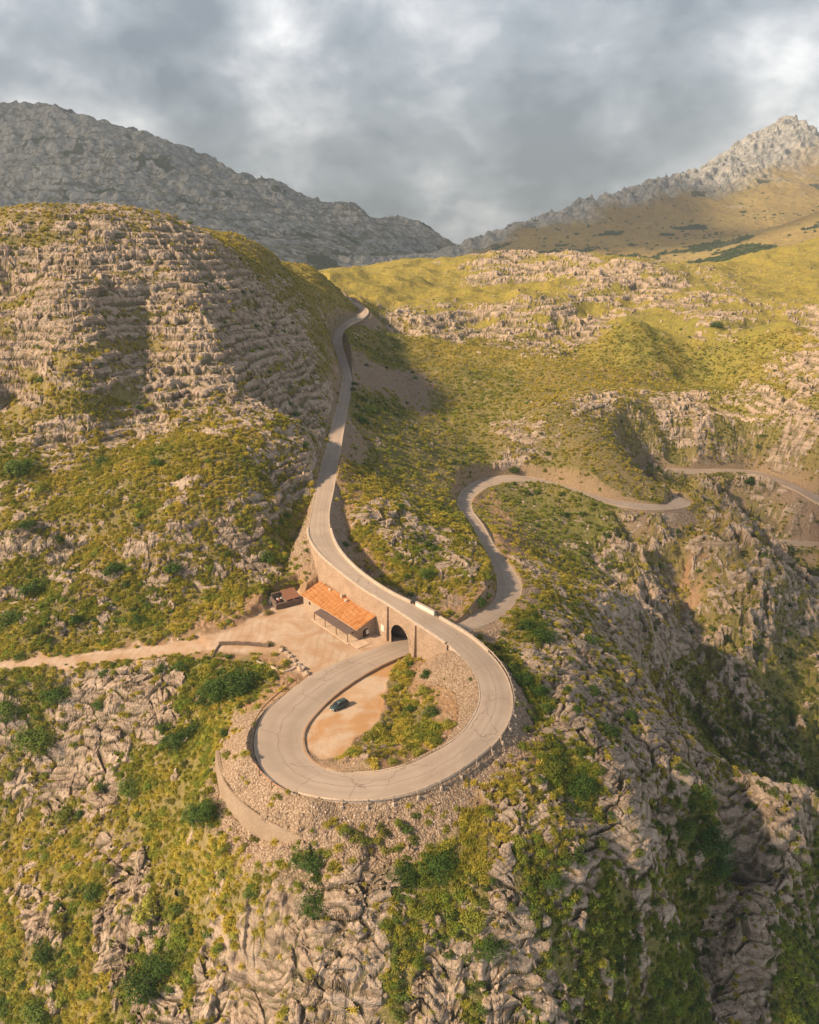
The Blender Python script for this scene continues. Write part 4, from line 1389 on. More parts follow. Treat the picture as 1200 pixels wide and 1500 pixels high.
SHRUBS = [  # px, py (middle), radius in px, kind, label
 (352, 990, 40, 'B', 'largest dark green bush, below the walled terrace left of the loop'),
 (312, 1003, 28, 'B', 'dark bush pressed against the left side of the largest bush'),
 (262, 1074, 26, 'B', 'dark bush at the foot of the pale rock bluff'),
 (286, 1062, 18, 'M', 'round bush wedged between the rock bluff and the gravel bank'),
 (330, 1070, 12, 'M', 'small green bush at the top corner of the curved stone wall'),
 (52, 1066, 34, 'B', 'big spreading bush at the left edge beside the pale bluff'),
 (85, 1010, 24, 'B', 'dark bush at the upper left shoulder of the bluff'),
 (15, 1035, 26, 'B', 'dark bush cut by the left edge of the picture below the track'),
 (146, 1033, 11, 'M', 'small round bush alone on the bare face of the bluff'),
 (167, 973, 9, 'M', 'dark little bush on top of the bluff at the edge of the track'),
 (153, 986, 10, 'M', 'grey green bush just below the one at the edge of the track'),
 (262, 973, 13, 'M', 'low flat bush along the crest of the bluff'),
 (236, 1063, 10, 'M', 'bush growing in the cleft of the bluff'),
 (302, 1182, 30, 'B', 'bright green bush under the curved stone wall'),
 (195, 1145, 24, 'B', 'green bush among tussocks below the bluff'),
 (222, 1195, 18, 'L', 'yellow green bush left of the bush under the stone wall'),
 (95, 1190, 16, 'L', 'yellow green bush low at the left edge below the bluff'),
 (152, 1146, 12, 'M', 'small bush left of the green bush below the bluff'),
 (456, 1248, 28, 'B', 'round bright bush where the curved stone wall runs out'),
 (463, 1312, 27, 'B', 'dark bush in the notch at the top of the fluted cliff'),
 (645, 1252, 32, 'B', 'wide green bush on the ledge straight below the loop'),
 (592, 1268, 22, 'B', 'green bush spilling left from the wide one below the loop'),
 (505, 1212, 12, 'L', 'yellow green bush at the foot of the gravel bank'),
 (585, 1203, 10, 'L', 'yellow tuft bush at the lower rim of the gravel bank'),
 (853, 1142, 30, 'B', 'darker bush of the pair on the pale slope right of the loop'),
 (808, 1122, 24, 'L', 'lighter bush of the pair on the pale slope right of the loop'),
 (768, 990, 22, 'B', 'dark bush close outside the right side of the loop'),
 (790, 1008, 20, 'B', 'bush in the middle of the row outside the right of the loop'),
 (800, 1032, 14, 'M', 'lowest bush of the row outside the right of the loop'),
 (748, 975, 15, 'M', 'topmost bush of the row outside the right of the loop'),
 (795, 925, 24, 'B', 'dark bush below the bend of the lower road'),
 (772, 912, 16, 'M', 'dark bush between the lower road bend and its bigger neighbour'),
 (788, 942, 9, 'L', 'bright lime bush in front of the dark bush below the lower bend'),
 (863, 934, 15, 'M', 'dark bush on the ridge right of the lower road bend'),
 (835, 962, 10, 'L', 'yellow bush on the bare ridge right of the loop'),
 (888, 1066, 17, 'M', 'green bush alone on the smooth pale rock slope'),
 (870, 1010, 13, 'M', 'dark bush on the crest of the ridge above the gorge'),
 (925, 1045, 15, 'M', 'dark bush at the lip of the gorge'),
 (765, 1090, 10, 'L', 'yellow bush outside the lower right of the loop'),
 (915, 1095, 7, 'M', 'tiny bush below the smooth pale rock slope'),
 (1030, 1155, 15, 'M', 'dark bush on the rim of the gorge above the rock pinnacle'),
 (1000, 1203, 26, 'B', 'dark bush left of the two at the head of the gully'),
 (1035, 1222, 32, 'B', 'large dark bush at the head of the gully beside the pinnacle'),
 (1050, 1262, 24, 'B', 'dark bush in the gully against the pinnacle'),
 (880, 1232, 12, 'L', 'bush above the small grey cliff at lower right'),
 (705, 880, 15, 'M', 'bright bush on the inside of the lower road bend'),
 (625, 837, 16, 'M', 'dark bush left of the big white outcrop'),
 (628, 797, 13, 'M', 'green bush above the big white outcrop'),
 (586, 740, 9, 'M', 'dark bush on the slope between the two roads'),
 (602, 868, 7, 'M', 'small dark bush behind the white road barrier'),
 (506, 795, 8, 'M', 'dark bush just beside the right edge of the climbing road'),
 (543, 597, 13, 'M', 'upper of the two round trees beside the climbing road'),
 (530, 612, 12, 'M', 'lower of the two round trees beside the climbing road'),
 (603, 625, 9, 'M', 'dark bush on the gully slope right of the round trees'),
 (578, 632, 7, 'M', 'small dark bush between the round trees and the gully'),
 (753, 686, 11, 'M', 'dark tree above the top bend of the lower road'),
 (393, 895, 9, 'D', 'round dry bush in front of the ruined pen'),
 (395, 941, 8, 'D', 'round olive bush at the end of the low wall in the yard'),
 (414, 948, 5, 'D', 'little dry bush where the boulders of the terrace begin'),
 (392, 812, 18, 'M', 'bright green bush under the rocks left of the climbing road'),
 (420, 753, 9, 'M', 'green bush on the rock beside the climbing road'),
 (433, 604, 9, 'M', 'dark bush high on the bank left of the climbing road'),
 (447, 648, 9, 'M', 'dark bush on the bank nearest the climbing road'),
 (165, 830, 17, 'M', 'dark bush below the middle of the rock band'),
 (254, 830, 17, 'M', 'green bush below the right of the rock band'),
 (85, 787, 11, 'M', 'dark bush at the left end of the rock band'),
 (150, 672, 14, 'M', 'green bush in the middle of the upper meadow'),
 (230, 675, 14, 'M', 'green bush to the right in the upper meadow'),
 (28, 678, 24, 'M', 'wide green bush at the left edge under the cliff'),
 (62, 712, 18, 'L', 'yellow green bush below the one at the left edge'),
 (42, 765, 15, 'M', 'bush above the pale slab at the left edge'),
 (50, 862, 20, 'M', 'dark bush below the pale slab at the left edge'),
 (18, 900, 22, 'M', 'dark bush at the left edge above the track'),
 (112, 905, 13, 'M', 'dark bush above the left part of the track'),
 (203, 905, 15, 'M', 'dark bush above the middle of the track'),
 (212, 1432, 32, 'B', 'dark bush in the hollow at lower left'),
 (240, 1400, 24, 'B', 'dark bush above the hollow at lower left'),
 (70, 1385, 22, 'B', 'green bush on the slab at lower left'),
 (218, 1322, 24, 'L', 'yellow green bush right of the long slab at lower left'),
 (60, 1478, 28, 'B', 'bush in the bottom left corner'),
 (140, 1300, 18, 'B', 'green bush left of the long slab at lower left'),
 (370, 1300, 15, 'M', 'bush left of the fluted cliff'),
 (1049, 473, 11, 'M', 'dark thicket under the rock band at upper right'),
 (1098, 705, 10, 'M', 'dark tree on the verge of the far road'),
 (720, 1380, 26, 'B', 'dark bush in the green gully below the loop'),
 (690, 1340, 22, 'L', 'yellow bush in the green gully below the loop'),
 (810, 1285, 22, 'B', 'dark bush at the right top of the green gully'),
 (775, 1040, 9, 'L', 'yellow green bush beside the gravel right of the loop'),
 (625, 985, 13, 'M', 'dark bush under the masonry inside the loop'),
 (602, 985, 11, 'L', 'yellow green bush nearest the archway inside the loop'),
 (583, 1003, 10, 'L', 'yellow bush at the edge of the lot inside the loop'),
 (622, 1008, 15, 'L', 'bright bush in the middle of the planting inside the loop'),
 (577, 1030, 10, 'D', 'olive bush beside the parked car lot inside the loop'),
 (600, 1035, 13, 'M', 'green bush low in the planting inside the loop'),
 (632, 1038, 15, 'M', 'dark bush at the foot of the scree inside the loop'),
 (655, 1058, 12, 'L', 'yellow bush against the scree inside the loop'),
 (640, 1082, 14, 'L', 'lime bush near the inner road edge, right of centre'),
 (615, 1098, 13, 'L', 'lime bush near the inner road edge, low centre'),
 (575, 1112, 10, 'L', 'lime bush by the inner road edge, left of centre'),
 (548, 1103, 8, 'D', 'dry bush at the front corner of the lot inside the loop'),
]


def make_shrub(px, py, rp, kind, label, group):
    h = hit(px, py + rp * .45)
    if h is None: return
    dist = math.sqrt(h[0]**2 + h[1]**2 + (h[2] - H)**2)
    R = rp * dist / FOC * 1.02
    pool = {'B': ME_BIG, 'M': ME_MID, 'D': ME_DRY, 'L': ME_LIME}[kind]
    e = bpy.data.objects.new('shrub', None); COL.objects.link(e)
    e.location = (h[0], h[1], h[2] - .12 * R)
    e.rotation_euler = (0, 0, random.uniform(0, 6.28)); 
    tag(e, label, 'shrub', group)
    f = bpy.data.objects.new('foliage', random.choice(pool)); COL.objects.link(f); f.parent = e
    f.scale = (R, R, R * random.uniform(.8, 1.0))
    s = bpy.data.objects.new('stem', random.choice(ME_STEM)); COL.objects.link(s); s.parent = e
    s.scale = (R * .8, R * .8, R * .7)
    return h


random.seed(5)
occ = []
for a in SHRUBS:
    g = 'shrubs inside the loop' if 'inside the loop' in a[4] or 'inner road' in a[4] else ('shrubs on the near slopes' if a[1] > 860 else 'shrubs on the far slopes')
    h = make_shrub(*a, g)
    if h: occ.append(h)

# the smaller ones: picked where bushes grow thickest, named by region and by their order in it
REGION = [(120, 480, 'dark shrub on the layered cliff'), (330, 560, 'dark shrub on the lower cliff face'), (440, 500, 'shrub on the cliff flank beside the climbing road'),
          (120, 700, 'shrub in the meadow under the cliff'), (330, 690, 'shrub on the slabs under the cliff'), (90, 860, 'shrub on the slope above the left of the track'),
          (320, 860, 'shrub on the slope left of the house'), (60, 1120, 'shrub on the lower left rocks'), (180, 1180, 'shrub below the pale bluff'),
          (100, 1330, 'shrub on the lower left slope'), (300, 1400, 'shrub left of the fluted cliff foot'), (560, 1330, 'shrub on the cliff below the loop'),
          (640, 1430, 'shrub in the green gully at the bottom'), (800, 1400, 'shrub in the dark scrub at lower right'), (950, 1420, 'shrub low beside the pinnacle'),
          (780, 1200, 'shrub on the rocky ground right below the loop'), (930, 1170, 'shrub on the pale rim of the gorge'), (820, 1030, 'shrub on the ridge right of the loop'),
          (880, 960, 'shrub on the gorge side of the ridge'), (1080, 1040, 'shrub on the dark gorge wall'), (1120, 900, 'shrub high on the gorge wall'),
          (960, 860, 'shrub around the red gully'), (850, 780, 'shrub in the green bowl under the lower road'), (640, 760, 'shrub between the two roads'),
          (600, 660, 'shrub in the gully below the scree'), (800, 650, 'shrub on the spur above the lower road'), (1080, 760, 'shrub beside the far hairpin'),
          (1000, 640, 'shrub on the grey cliffs at right'), (1150, 600, 'shrub on the right edge cliffs'), (760, 480, 'shrub on the middle rock band'),
          (950, 450, 'shrub on the upper rock band'), (1120, 440, 'shrub on the far right meadow'), (620, 450, 'shrub on the far green pasture')]
bd = clear * np.clip(Kbush * 1.2 + .05 + .2 * n1, .02, 1) * (1 - .5 * soil)
x, y, z, i, j = scatter_points(3600, 66, 700, bd * .9)
cand = []
for a, b, c in zip(x, y, z):
    # where it shows in the photograph
    v = (a, b * CP - (c - H) * SP, b * SP + (c - H) * CP)
    u_, v_ = 600 + FOC * v[0] / v[1], 750 - FOC * v[2] / v[1]
    if not (8 < u_ < 1192 and 300 < v_ < 1490): continue
    hh = hit(u_, v_)
    if hh is None or math.hypot(hh[0] - a, hh[1] - b) > 5: continue
    if any((o[0] - a) ** 2 + (o[1] - b) ** 2 < 9 for o in occ): continue
    occ.append((a, b, c))
    cand.append((u_, v_, a, b, c))
random.shuffle(cand)
cand = cand[:180]
byreg = {}
for c in cand:
    k = min(range(len(REGION)), key=lambda q: (REGION[q][0] - c[0]) ** 2 + (REGION[q][1] - c[1]) ** 2)
    byreg.setdefault(k, []).append(c)
ORD = ['leftmost', 'second', 'third', 'fourth', 'fifth', 'sixth', 'seventh', 'eighth', 'ninth', 'tenth', 'eleventh', 'twelfth', 'thirteenth', 'fourteenth', 'fifteenth', 'sixteenth', 'seventeenth', 'eighteenth', 'nineteenth', 'twentieth', 'twenty-first', 'twenty-second', 'twenty-third', 'twenty-fourth', 'twenty-fifth']
for k, L in byreg.items():
    L = sorted(L[:24])
    for q, (u_, v_, a, b, c) in enumerate(L):
        o = bpy.data.objects.new('shrub', ME_SMALL[(q + k) % 5]); COL.objects.link(o)
        R = random.uniform(.8, 1.7) * (1 + .35 * (b > 250))
        o.location = (a, b, c - .1 * R); o.scale = (R, R, R * random.uniform(.75, 1)); o.rotation_euler = (0, 0, random.uniform(0, 6.28))
        base = REGION[k][2].replace('dark shrub', 'shrub')
        if len(L) == 1: lab = 'only small ' + base
        elif q == 0: lab = 'leftmost small ' + base
        elif q == len(L) - 1: lab = 'rightmost small ' + base
        else: lab = ORD[min(q, 24)] + ' from the left, small ' + base
        tag(o, lab, 'shrub', REGION[k][2].replace('dark ', '').replace('shrub', 'small shrubs', 1))

# ------------------------------------------------------------------ building helpers
class MB:
    def __init__(self): self.v = []; self.f = []

    def add(self, vs, fs):
        b = len(self.v)
        self.v += [tuple(p) for p in vs]; self.f += [tuple(b + i for i in f) for f in fs]
        return self

    def box(self, x0, x1, y0, y1, z0, z1, M=None):
        P = [Vector(p) for p in ((x0, y0, z0), (x1, y0, z0), (x1, y1, z0), (x0, y1, z0), (x0, y0, z1), (x1, y0, z1), (x1, y1, z1), (x0, y1, z1))]
        if M: P = [M @ p for p in P]
        return self.add(P, [(0, 3, 2, 1), (4, 5, 6, 7), (0, 1, 5, 4), (1, 2, 6, 5), (2, 3, 7, 6), (3, 0, 4, 7)])

    def tube(self, p, q, r, n=8, r2=None):
        p, q = Vector(p), Vector(q); d = (q - p).normalized()
        a = d.orthogonal().normalized(); b = d.cross(a); r2 = r if r2 is None else r2
        V = [p + (a * math.cos(k * 2 * math.pi / n) + b * math.sin(k * 2 * math.pi / n)) * r for k in range(n)] + \
            [q + (a * math.cos(k * 2 * math.pi / n) + b * math.sin(k * 2 * math.pi / n)) * r2 for k in range(n)]
        F = [(k, (k + 1) % n, n + (k + 1) % n, n + k) for k in range(n)] + [tuple(range(n))[::-1], tuple(range(n, 2 * n))]
        return self.add(V, F)

    def sweep(self, secs, closed=True, caps=True):
        """secs: list of rings (equal length)"""
        n = len(secs[0]); b = []
        V = [p for s_ in secs for p in s_]
        F = []
        for i in range(len(secs) - 1):
            for k in range(n if closed else n - 1):
                F.append((i * n + k, i * n + (k + 1) % n, (i + 1) * n + (k + 1) % n, (i + 1) * n + k))
        if caps: F += [tuple(range(n))[::-1], tuple(range((len(secs) - 1) * n, len(secs) * n))]
        return self.add(V, F)

    def build(self, name, mat, parent=None, smooth=False, bevel=0):
        me = bpy.data.meshes.new(name)
        me.from_pydata(self.v, [], self.f); me.materials.append(mat)
        bm = bmesh.new(); bm.from_mesh(me)
        bmesh.ops.recalc_face_normals(bm, faces=bm.faces)
        if bevel: bmesh.ops.bevel(bm, geom=list(bm.edges), offset=bevel, segments=1, affect='EDGES')
        bm.to_mesh(me); bm.free()
        if smooth: me.polygons.foreach_set('use_smooth', [True] * len(me.polygons))
        o = bpy.data.objects.new(name, me); COL.objects.link(o)
        if parent: o.parent = parent
        return o


def empty(name, loc=(0, 0, 0), rz=0, label=None, cat=None, group=None):
    e = bpy.data.objects.new(name, None); COL.objects.link(e)
    e.location = loc; e.rotation_euler = (0, 0, rz)
    return tag(e, label, cat, group)


def masonry(name, c1, c2, mort, sc=1.0, coarse=1.0):
    m, t, b = material(name)
    geo = t.new('ShaderNodeNewGeometry'); P = geo.outputs['Position']
    mp = t.new('ShaderNodeMapping'); t.l.new(P, mp.inputs[0]); mp.inputs['Scale'].default_value = (1.0, 1.0, 1.7)
    cc = t.voro(mp.outputs[0], 2.2 * sc, 'F1', 'Color'); ed = t.voro(mp.outputs[0], 2.2 * sc, 'DISTANCE_TO_EDGE')
    s = t.new('ShaderNodeSeparateColor'); t.l.new(cc, s.inputs[0])
    c = t.mix(s.outputs[0], c1, c2)
    c = t.mix(t.ramp(t.noise(P, .25, 4, .6), [(.4, 0), (.65, .45)]), c, tuple(x * .7 for x in c1))
    c = t.mix(t.ramp(t.noise(P, 6, 3, .6), [(.35, .3), (.6, 0)]), c, tuple(x * .6 for x in c1))
    c = t.mix(t.ramp(ed, [(0, .8), (.07, 0)]), c, mort)
    t.l.new(c, b.inputs['Base Color'])
    bump(t, b, t.math('ADD', t.ramp(ed, [(0, 0), (.12, 1)]), t.noise(P, 7, 3, .6)), .07 * coarse, 1.0)
    return m


def plain(name, c, c2=None, sc=1.5, rough=.8, metal=0, bd=.02):
    m, t, b = material(name)
    tc = t.new('ShaderNodeTexCoord')
    c2 = c2 or tuple(x * .72 for x in c)
    col = t.mix(t.ramp(t.noise(tc.outputs['Object'], sc, 5, .65), [(.35, 0), (.65, 1)]), c, c2)
    t.l.new(col, b.inputs['Base Color'])
    b.inputs['Roughness'].default_value = rough; b.inputs['Metallic'].default_value = metal
    if bd: bump(t, b, t.noise(tc.outputs['Object'], sc * 5, 3, .6), bd, .7)
    return m


STONE = masonry('viaduct_stone', (.42, .29, .20), (.62, .45, .33), (.50, .38, .29))
STONE2 = masonry('dry_stone', (.34, .25, .18), (.50, .38, .28), (.20, .14, .10), 1.3, 1.5)
COPING = plain('coping', (.62, .50, .40), (.48, .37, .28), .8)
CONC = plain('pale_concrete', (.58, .47, .37), (.44, .34, .26), .9)
BOULD = plain('boulder_stone', (.50, .40, .31), (.33, .24, .17), 1.6, .95, 0, .08)
RUSTRAIL = plain('rusty_steel', (.26, .13, .07), (.36, .22, .14), 3, .7)
PALERAIL = plain('weathered_rail', (.58, .48, .38), (.40, .27, .18), 2, .6)
DIRTSTONE = plain('earthy_stone', (.30, .18, .11), (.40, .27, .18), 1.2, .9, 0, .05)


def mslice(a, b, side):
    """edge samples of the main road between control indices a and b (from the far end), and the outward direction"""
    k = (mI >= a) & (mI <= b)
    E = (mL if side == 'L' else mR)[k]; O = (mR if side == 'L' else mL)[k]
    d = (E - O)[:, :2]
    # outward: perpendicular to the edge line, on the side away from the road
    tg = np.gradient(E[:, :2], axis=0); tg /= np.linalg.norm(tg, axis=1)[:, None]
    n = np.stack([-tg[:, 1], tg[:, 0]], 1)
    n *= np.sign((n * d).sum(1))[:, None]
    return E, n


def rim(mb, E, n, o0, o1, zb, zt, step=1):
    """a bar along an edge: offsets o0..o1 outwards, heights zb..zt above the edge"""
    secs = []
    for p, q in zip(E[::step], n[::step]):
        a = (p[0] + q[0] * o0, p[1] + q[1] * o0); c = (p[0] + q[0] * o1, p[1] + q[1] * o1)
        secs.append([(a[0], a[1], p[2] + zb), (c[0], c[1], p[2] + zb), (c[0], c[1], p[2] + zt), (a[0], a[1], p[2] + zt)])
    mb.sweep(secs)


IA = i_arch
kb = MB()
for a, b, s_ in ((IA + 4.3, IA + 18.9, 'R'), (IA + 8.2, IA + 18.8, 'L'), (IA + 25.1, IA + 44, 'L'), (IA + 25.1, IA + 44, 'R'), (12, IA - 1.2, 'L'), (15, IA - 1.6, 'R')):
    E, n = mslice(a, b, s_)
    rim(kb, E, n, -.02, .20, -.6, .10)
tag(kb.build('kerb', CONC), kind='structure')

# ------------------------------------------------------------------ the viaduct
def viaduct():
    root = empty('stone_viaduct', tuple(mC[np.argmin(np.abs(mI - (IA + 21.5)))][:2]) + (0,), 0,
                 'pale masonry viaduct wall with one arch, carrying the climbing road over the lower road', 'viaduct')
    loc = Vector(root.location)
    OFF = .45
    sides = {}
    for sd_ in 'LR':
        E, n = mslice(IA + 18.85, IA + 25.3, sd_)
        P = np.concatenate([E[:, :2] + n * OFF, E[:, 2:3]], 1)
        s = np.concatenate([[0], np.cumsum(np.linalg.norm(np.diff(P[:, :2], axis=0), axis=1))])
        sides[sd_] = (P, s, n)
    low = mC[(mI > IA - 2.2) & (mI < IA + 1.5)]

    def cross(sd_):
        P, s, n = sides[sd_]
        ss = np.linspace(0, s[-1], 600)
        Q = np.stack([np.interp(ss, s, P[:, k]) for k in range(2)], 1)
        lo = catmull(low, .2)[0]
        D = np.hypot(Q[:, None, 0] - lo[None, :, 0], Q[:, None, 1] - lo[None, :, 1])
        i, j = np.unravel_index(D.argmin(), D.shape)
        return ss[i], lo[j][2]
    A = 3.5; SPR = 2.5
    arch = {}
    top = MB()
    for sd_ in 'LR':
        P, s, n = sides[sd_]
        sc, zr = cross(sd_)
        arch[sd_] = (sc, zr)
        f = lambda q, k: float(np.interp(q, s, P[:, k]))
        cols = []
        qs = sorted(set(list(np.linspace(0, s[-1], 70)) + [sc + A * math.cos(k * math.pi / 24) for k in range(25)]))
        mb = MB()
        prev = None
        for q in qs:
            x, y, zt = f(q, 0), f(q, 1), f(q, 2) + .02
            g = gz(x + (n[0][0] if 0 else 0), y) - 2.5
            g = min(g, zt - 1.0)
            inside = abs(q - sc) <= A + 1e-6
            zi = zr + SPR + math.sqrt(max(A * A - (q - sc) ** 2, 0)) if inside else None
            cols.append((x, y, zt, g, zi, q))
        for c0, c1 in zip(cols[:-1], cols[1:]):
            ins = c0[4] is not None and c1[4] is not None
            b0 = c0[4] if ins else c0[3]; b1 = c1[4] if ins else c1[3]
            V = [(c0[0], c0[1], c0[2]), (c1[0], c1[1], c1[2]), (c1[0], c1[1], b1), (c0[0], c0[1], b0)]
            mb.add([Vector(v) - loc for v in V], [(0, 1, 2, 3)])
        sides[sd_ + 'f'] = f
        top.v_ = None
        for v in (mb,):
            base = len(top.v); top.v += v.v; top.f += [tuple(base + i for i in q_) for q_ in v.f]
    # barrel of the archway
    secs = []
    for t_ in np.linspace(0, 1, 8):
        ring = []
        pts_ = [(-A, -1.5), (-A, SPR)] + [(-A * math.cos(k * math.pi / 16), SPR + A * math.sin(k * math.pi / 16)) for k in range(1, 16)] + [(A, SPR), (A, -1.5)]
        for ds, dz in pts_:
            e = []
            for sd_ in 'LR':
                sc, zr = arch[sd_]; f = sides[sd_ + 'f']
                # the right-hand side runs the same way
                e.append(Vector((f(sc + ds, 0), f(sc + ds, 1), zr + dz)))
            ring.append(e[0].lerp(e[1], t_) - loc)
        secs.append(ring)
    bar = MB().sweep(secs, closed=False, caps=False)
    top.build('wall', STONE, root)
    bar.build('arch_vault', STONE2, root)
    # ring of cut stones round the arch, and pilasters beside it
    P, s, n = sides['L']; f = sides['Lf']; sc, zr = arch['L']
    nn_ = Vector((n[len(n) // 2][0], n[len(n) // 2][1], 0))
    ring = []
    for k in range(25):
        a = math.pi * k / 24
        sec = []
        for rr_, of in ((A - .02, 0), (A + .55, 0), (A + .55, .10), (A - .02, .10)):
            q = sc - rr_ * math.cos(a)
            sec.append(Vector((f(q, 0), f(q, 1), zr + SPR + rr_ * math.sin(a))) + nn_ * of - loc)
        ring.append(sec)
    MB().sweep(ring).build('arch_ring', STONE, root)
    for q0 in (sc - A - 2.2, sc + A + 1.5):
        pb = MB(); secs = []
        for q in (q0 - .55, q0 + .55):
            x, y, zt = f(q, 0), f(q, 1), f(q, 2)
            g = gz(x, y) - 1.5
            a0 = Vector((x, y, 0)) - nn_ * .1; a1 = Vector((x, y, 0)) + nn_ * .75; a2 = Vector((x, y, 0)) + nn_ * .4
            secs.append([a0 + Vector((0, 0, g)) - loc, a1 + Vector((0, 0, g)) - loc, a2 + Vector((0, 0, zt - .5)) - loc, a0 + Vector((0, 0, zt - .2)) - loc])
        pb.sweep(secs).build('buttress', STONE, root)
    # coping on the valley side, low parapet on the other
    cp = MB(); E, n2_ = mslice(IA + 18.9, IA + 25.3, 'L'); El = E.copy(); El -= np.array([loc[0], loc[1], 0])
    rim(cp, El, n2_, -.02, .58, -.12, .26)
    cp.build('coping', COPING, root)
    pp = MB()
    for a, b in ((IA + 18.3, IA + 20.35), (IA + 21.2, IA + 25.3)):
        E, n2_ = mslice(a, b, 'R'); El = E - np.array([loc[0], loc[1], 0])
        rim(pp, El, n2_, .0, .50, -.9, .62)
    pp.build('parapet', COPING, root)
    b = MB(); E, n2_ = mslice(IA + 20.42, IA + 21.12, 'R')
    c0 = E.mean(0)
    bl = empty('concrete_barrier', (c0[0], c0[1], c0[2]), 0, 'whitish concrete barrier block filling the gap in the viaduct parapet', 'barrier')
    rim(b, E - c0, n2_, .02, .52, -.5, 1.05)
    b.build('block', plain('white_concrete', (.80, .74, .66), (.66, .58, .50), 1.0), bl)
    c = MB(); rim(c, E - c0, n2_, -.04, .58, 1.052, 1.14); c.build('cap', CONC, bl)
    return arch, sides


ARCH, VS = viaduct()

# small white plaster panel on the viaduct face beside the house
f = VS['Lf']; sc = ARCH['L'][0]; n_l = VS['L'][2][len(VS['L'][2]) // 2]
w_ = MB(); secs = []
for q in (sc + 5.9, sc + 7.3):
    x, y = f(q, 0), f(q, 1)
    secs.append([(x + n_l[0] * o, y + n_l[1] * o, z) for o, z in ((-.1, 1.7), (.12, 1.7), (.12, 3.4), (-.1, 3.4))])
w_.sweep(secs)
tag(w_.build('plaster_panel', plain('white_plaster', (.78, .70, .62))), 'small white plastered panel on the viaduct wall between house and arch', 'panel')

# ------------------------------------------------------------------ guard rails
def guardrail(a, b, side, off, mat, label, every=4.0, foot=True):
    E, n = mslice(a, b, side)
    P = np.concatenate([E[:, :2] + n * off, E[:, 2:3]], 1)
    s = np.concatenate([[0], np.cumsum(np.linalg.norm(np.diff(P[:, :2], axis=0), axis=1))])
    o = P[len(P) // 2]
    root = empty('guardrail', tuple(o), 0, label, 'guardrail', 'guardrails on the outer edges of the road')
    Q = P - o
    rl = MB(); secs = []
    for p, q in zip(Q, n):
        secs.append([(p[0] + q[0] * d, p[1] + q[1] * d, p[2] + z) for d, z in ((-.10, .42), (-.02, .44), (-.05, .52), (-.10, .60), (-.02, .64), (-.10, .72), (-.14, .72), (-.06, .63), (-.14, .60), (-.09, .52), (-.06, .45), (-.14, .42))])
    rl.sweep(secs); rl.build('rail', mat, root)
    m_ = int(s[-1] / every)
    for k in range(m_ + 1):
        q = s[-1] * k / m_
        x, y, z = (float(np.interp(q, s, Q[:, c])) for c in range(3))
        nx_, ny_ = (float(np.interp(q, s, n[:, c])) for c in range(2))
        M = Matrix.Translation((x + nx_ * .06, y + ny_ * .06, z)) @ Matrix.Rotation(math.atan2(ny_, nx_), 4, 'Z')
        MB().box(-.07, .09, -.08, .08, -1.2, .80, M).build('post', mat, root)
        if foot:
            M2 = Matrix.Translation((x + nx_ * .42, y + ny_ * .42, z - .45)) @ Matrix.Rotation(math.atan2(ny_, nx_) + k, 4, 'Z')
            MB().box(-.24, .24, -.2, .2, -.7, .22, M2).build('footing', CONC, root, bevel=.06)


guardrail(IA + 3.4, IA + 9.0, 'R', 1.0, RUSTRAIL, 'rusty brown guardrail along the left outer edge of the loop', 4.0, False)
guardrail(IA + 9.1, IA + 14.6, 'R', .50, PALERAIL, 'pale guardrail on stone footings along the bottom outer edge of the loop')
guardrail(IA + 14.8, IA + 19.6, 'R', .50, PALERAIL, 'pale guardrail along the right outer edge of the loop, up to the viaduct')
guardrail(22.6, IA - .9, 'L', .45, CONC, 'whitish guardrail on the outside of the lower road bend', 4.0)

# low wall between the loop road and the lot
lw = MB(); E, n = mslice(IA + .25, IA + 9.2, 'L')
rim(lw, E, n, .02, .34, -1.3, .16)
tag(lw.build('low_wall', DIRTSTONE), 'thin brown kerb wall between the loop road and the orange parking lot', 'wall')

# curved dry stone wall that holds the gravel bank
secs = []
tg = np.gradient(wC[:, :2], axis=0); tg /= np.linalg.norm(tg, axis=1)[:, None]
for i_, (p, q) in enumerate(zip(wC, tg)):
    o = np.array([q[1], -q[0]])
    if np.dot(o, p[:2] - np.array([cx0, cy0])) < 0: o = -o
    e0 = p[:2] - o * .5; e1 = p[:2] + o * .12; e2 = p[:2] + o * .75
    g = min(gz(*(p[:2] + o * 1.6)) - .8, p[2] - 1.5)
    secs.append([(e0[0], e0[1], g), (e2[0], e2[1], g), (e1[0], e1[1], p[2] + .12), (e0[0], e0[1], p[2] + .12)])
tag(MB().sweep(secs).build('retaining_wall', masonry('bank_masonry', (.40, .29, .20), (.56, .43, .32), (.30, .21, .15), 1.6)), 'curved dry stone retaining wall holding the gravel bank left of the loop', 'wall')

# ------------------------------------------------------------------ the house
TILE, t_, b_ = material('roof_tile')
tc_ = t_.new('ShaderNodeTexCoord'); O_ = tc_.outputs['Object']
mp_ = t_.new('ShaderNodeMapping'); t_.l.new(O_, mp_.inputs[0]); mp_.inputs['Scale'].default_value = (1.5, .22, .22)
c_ = t_.mix(t_.ramp(t_.noise(mp_.outputs[0], 1.2, 4, .7), [(.36, 0), (.62, 1)]), (.34, .12, .035), (.50, .24, .09))
c_ = t_.mix(t_.ramp(t_.noise(mp_.outputs[0], 2.4, 4, .7), [(.55, 0), (.7, .6)]), c_, (.62, .40, .20))
c_ = t_.mix(t_.ramp(t_.noise(mp_.outputs[0], 2.0, 4, .6), [(.3, .5), (.42, 0)]), c_, (.28, .11, .05))
t_.l.new(c_, b_.inputs['Base Color'])
HWALL = masonry('house_stone', (.46, .34, .25), (.62, .49, .38), (.56, .45, .36), 1.5)
PLAST = plain('house_plaster', (.68, .55, .44), (.54, .42, .32), .7)
DARK = plain('dark_wood', (.10, .055, .035), (.05, .03, .02), 3)
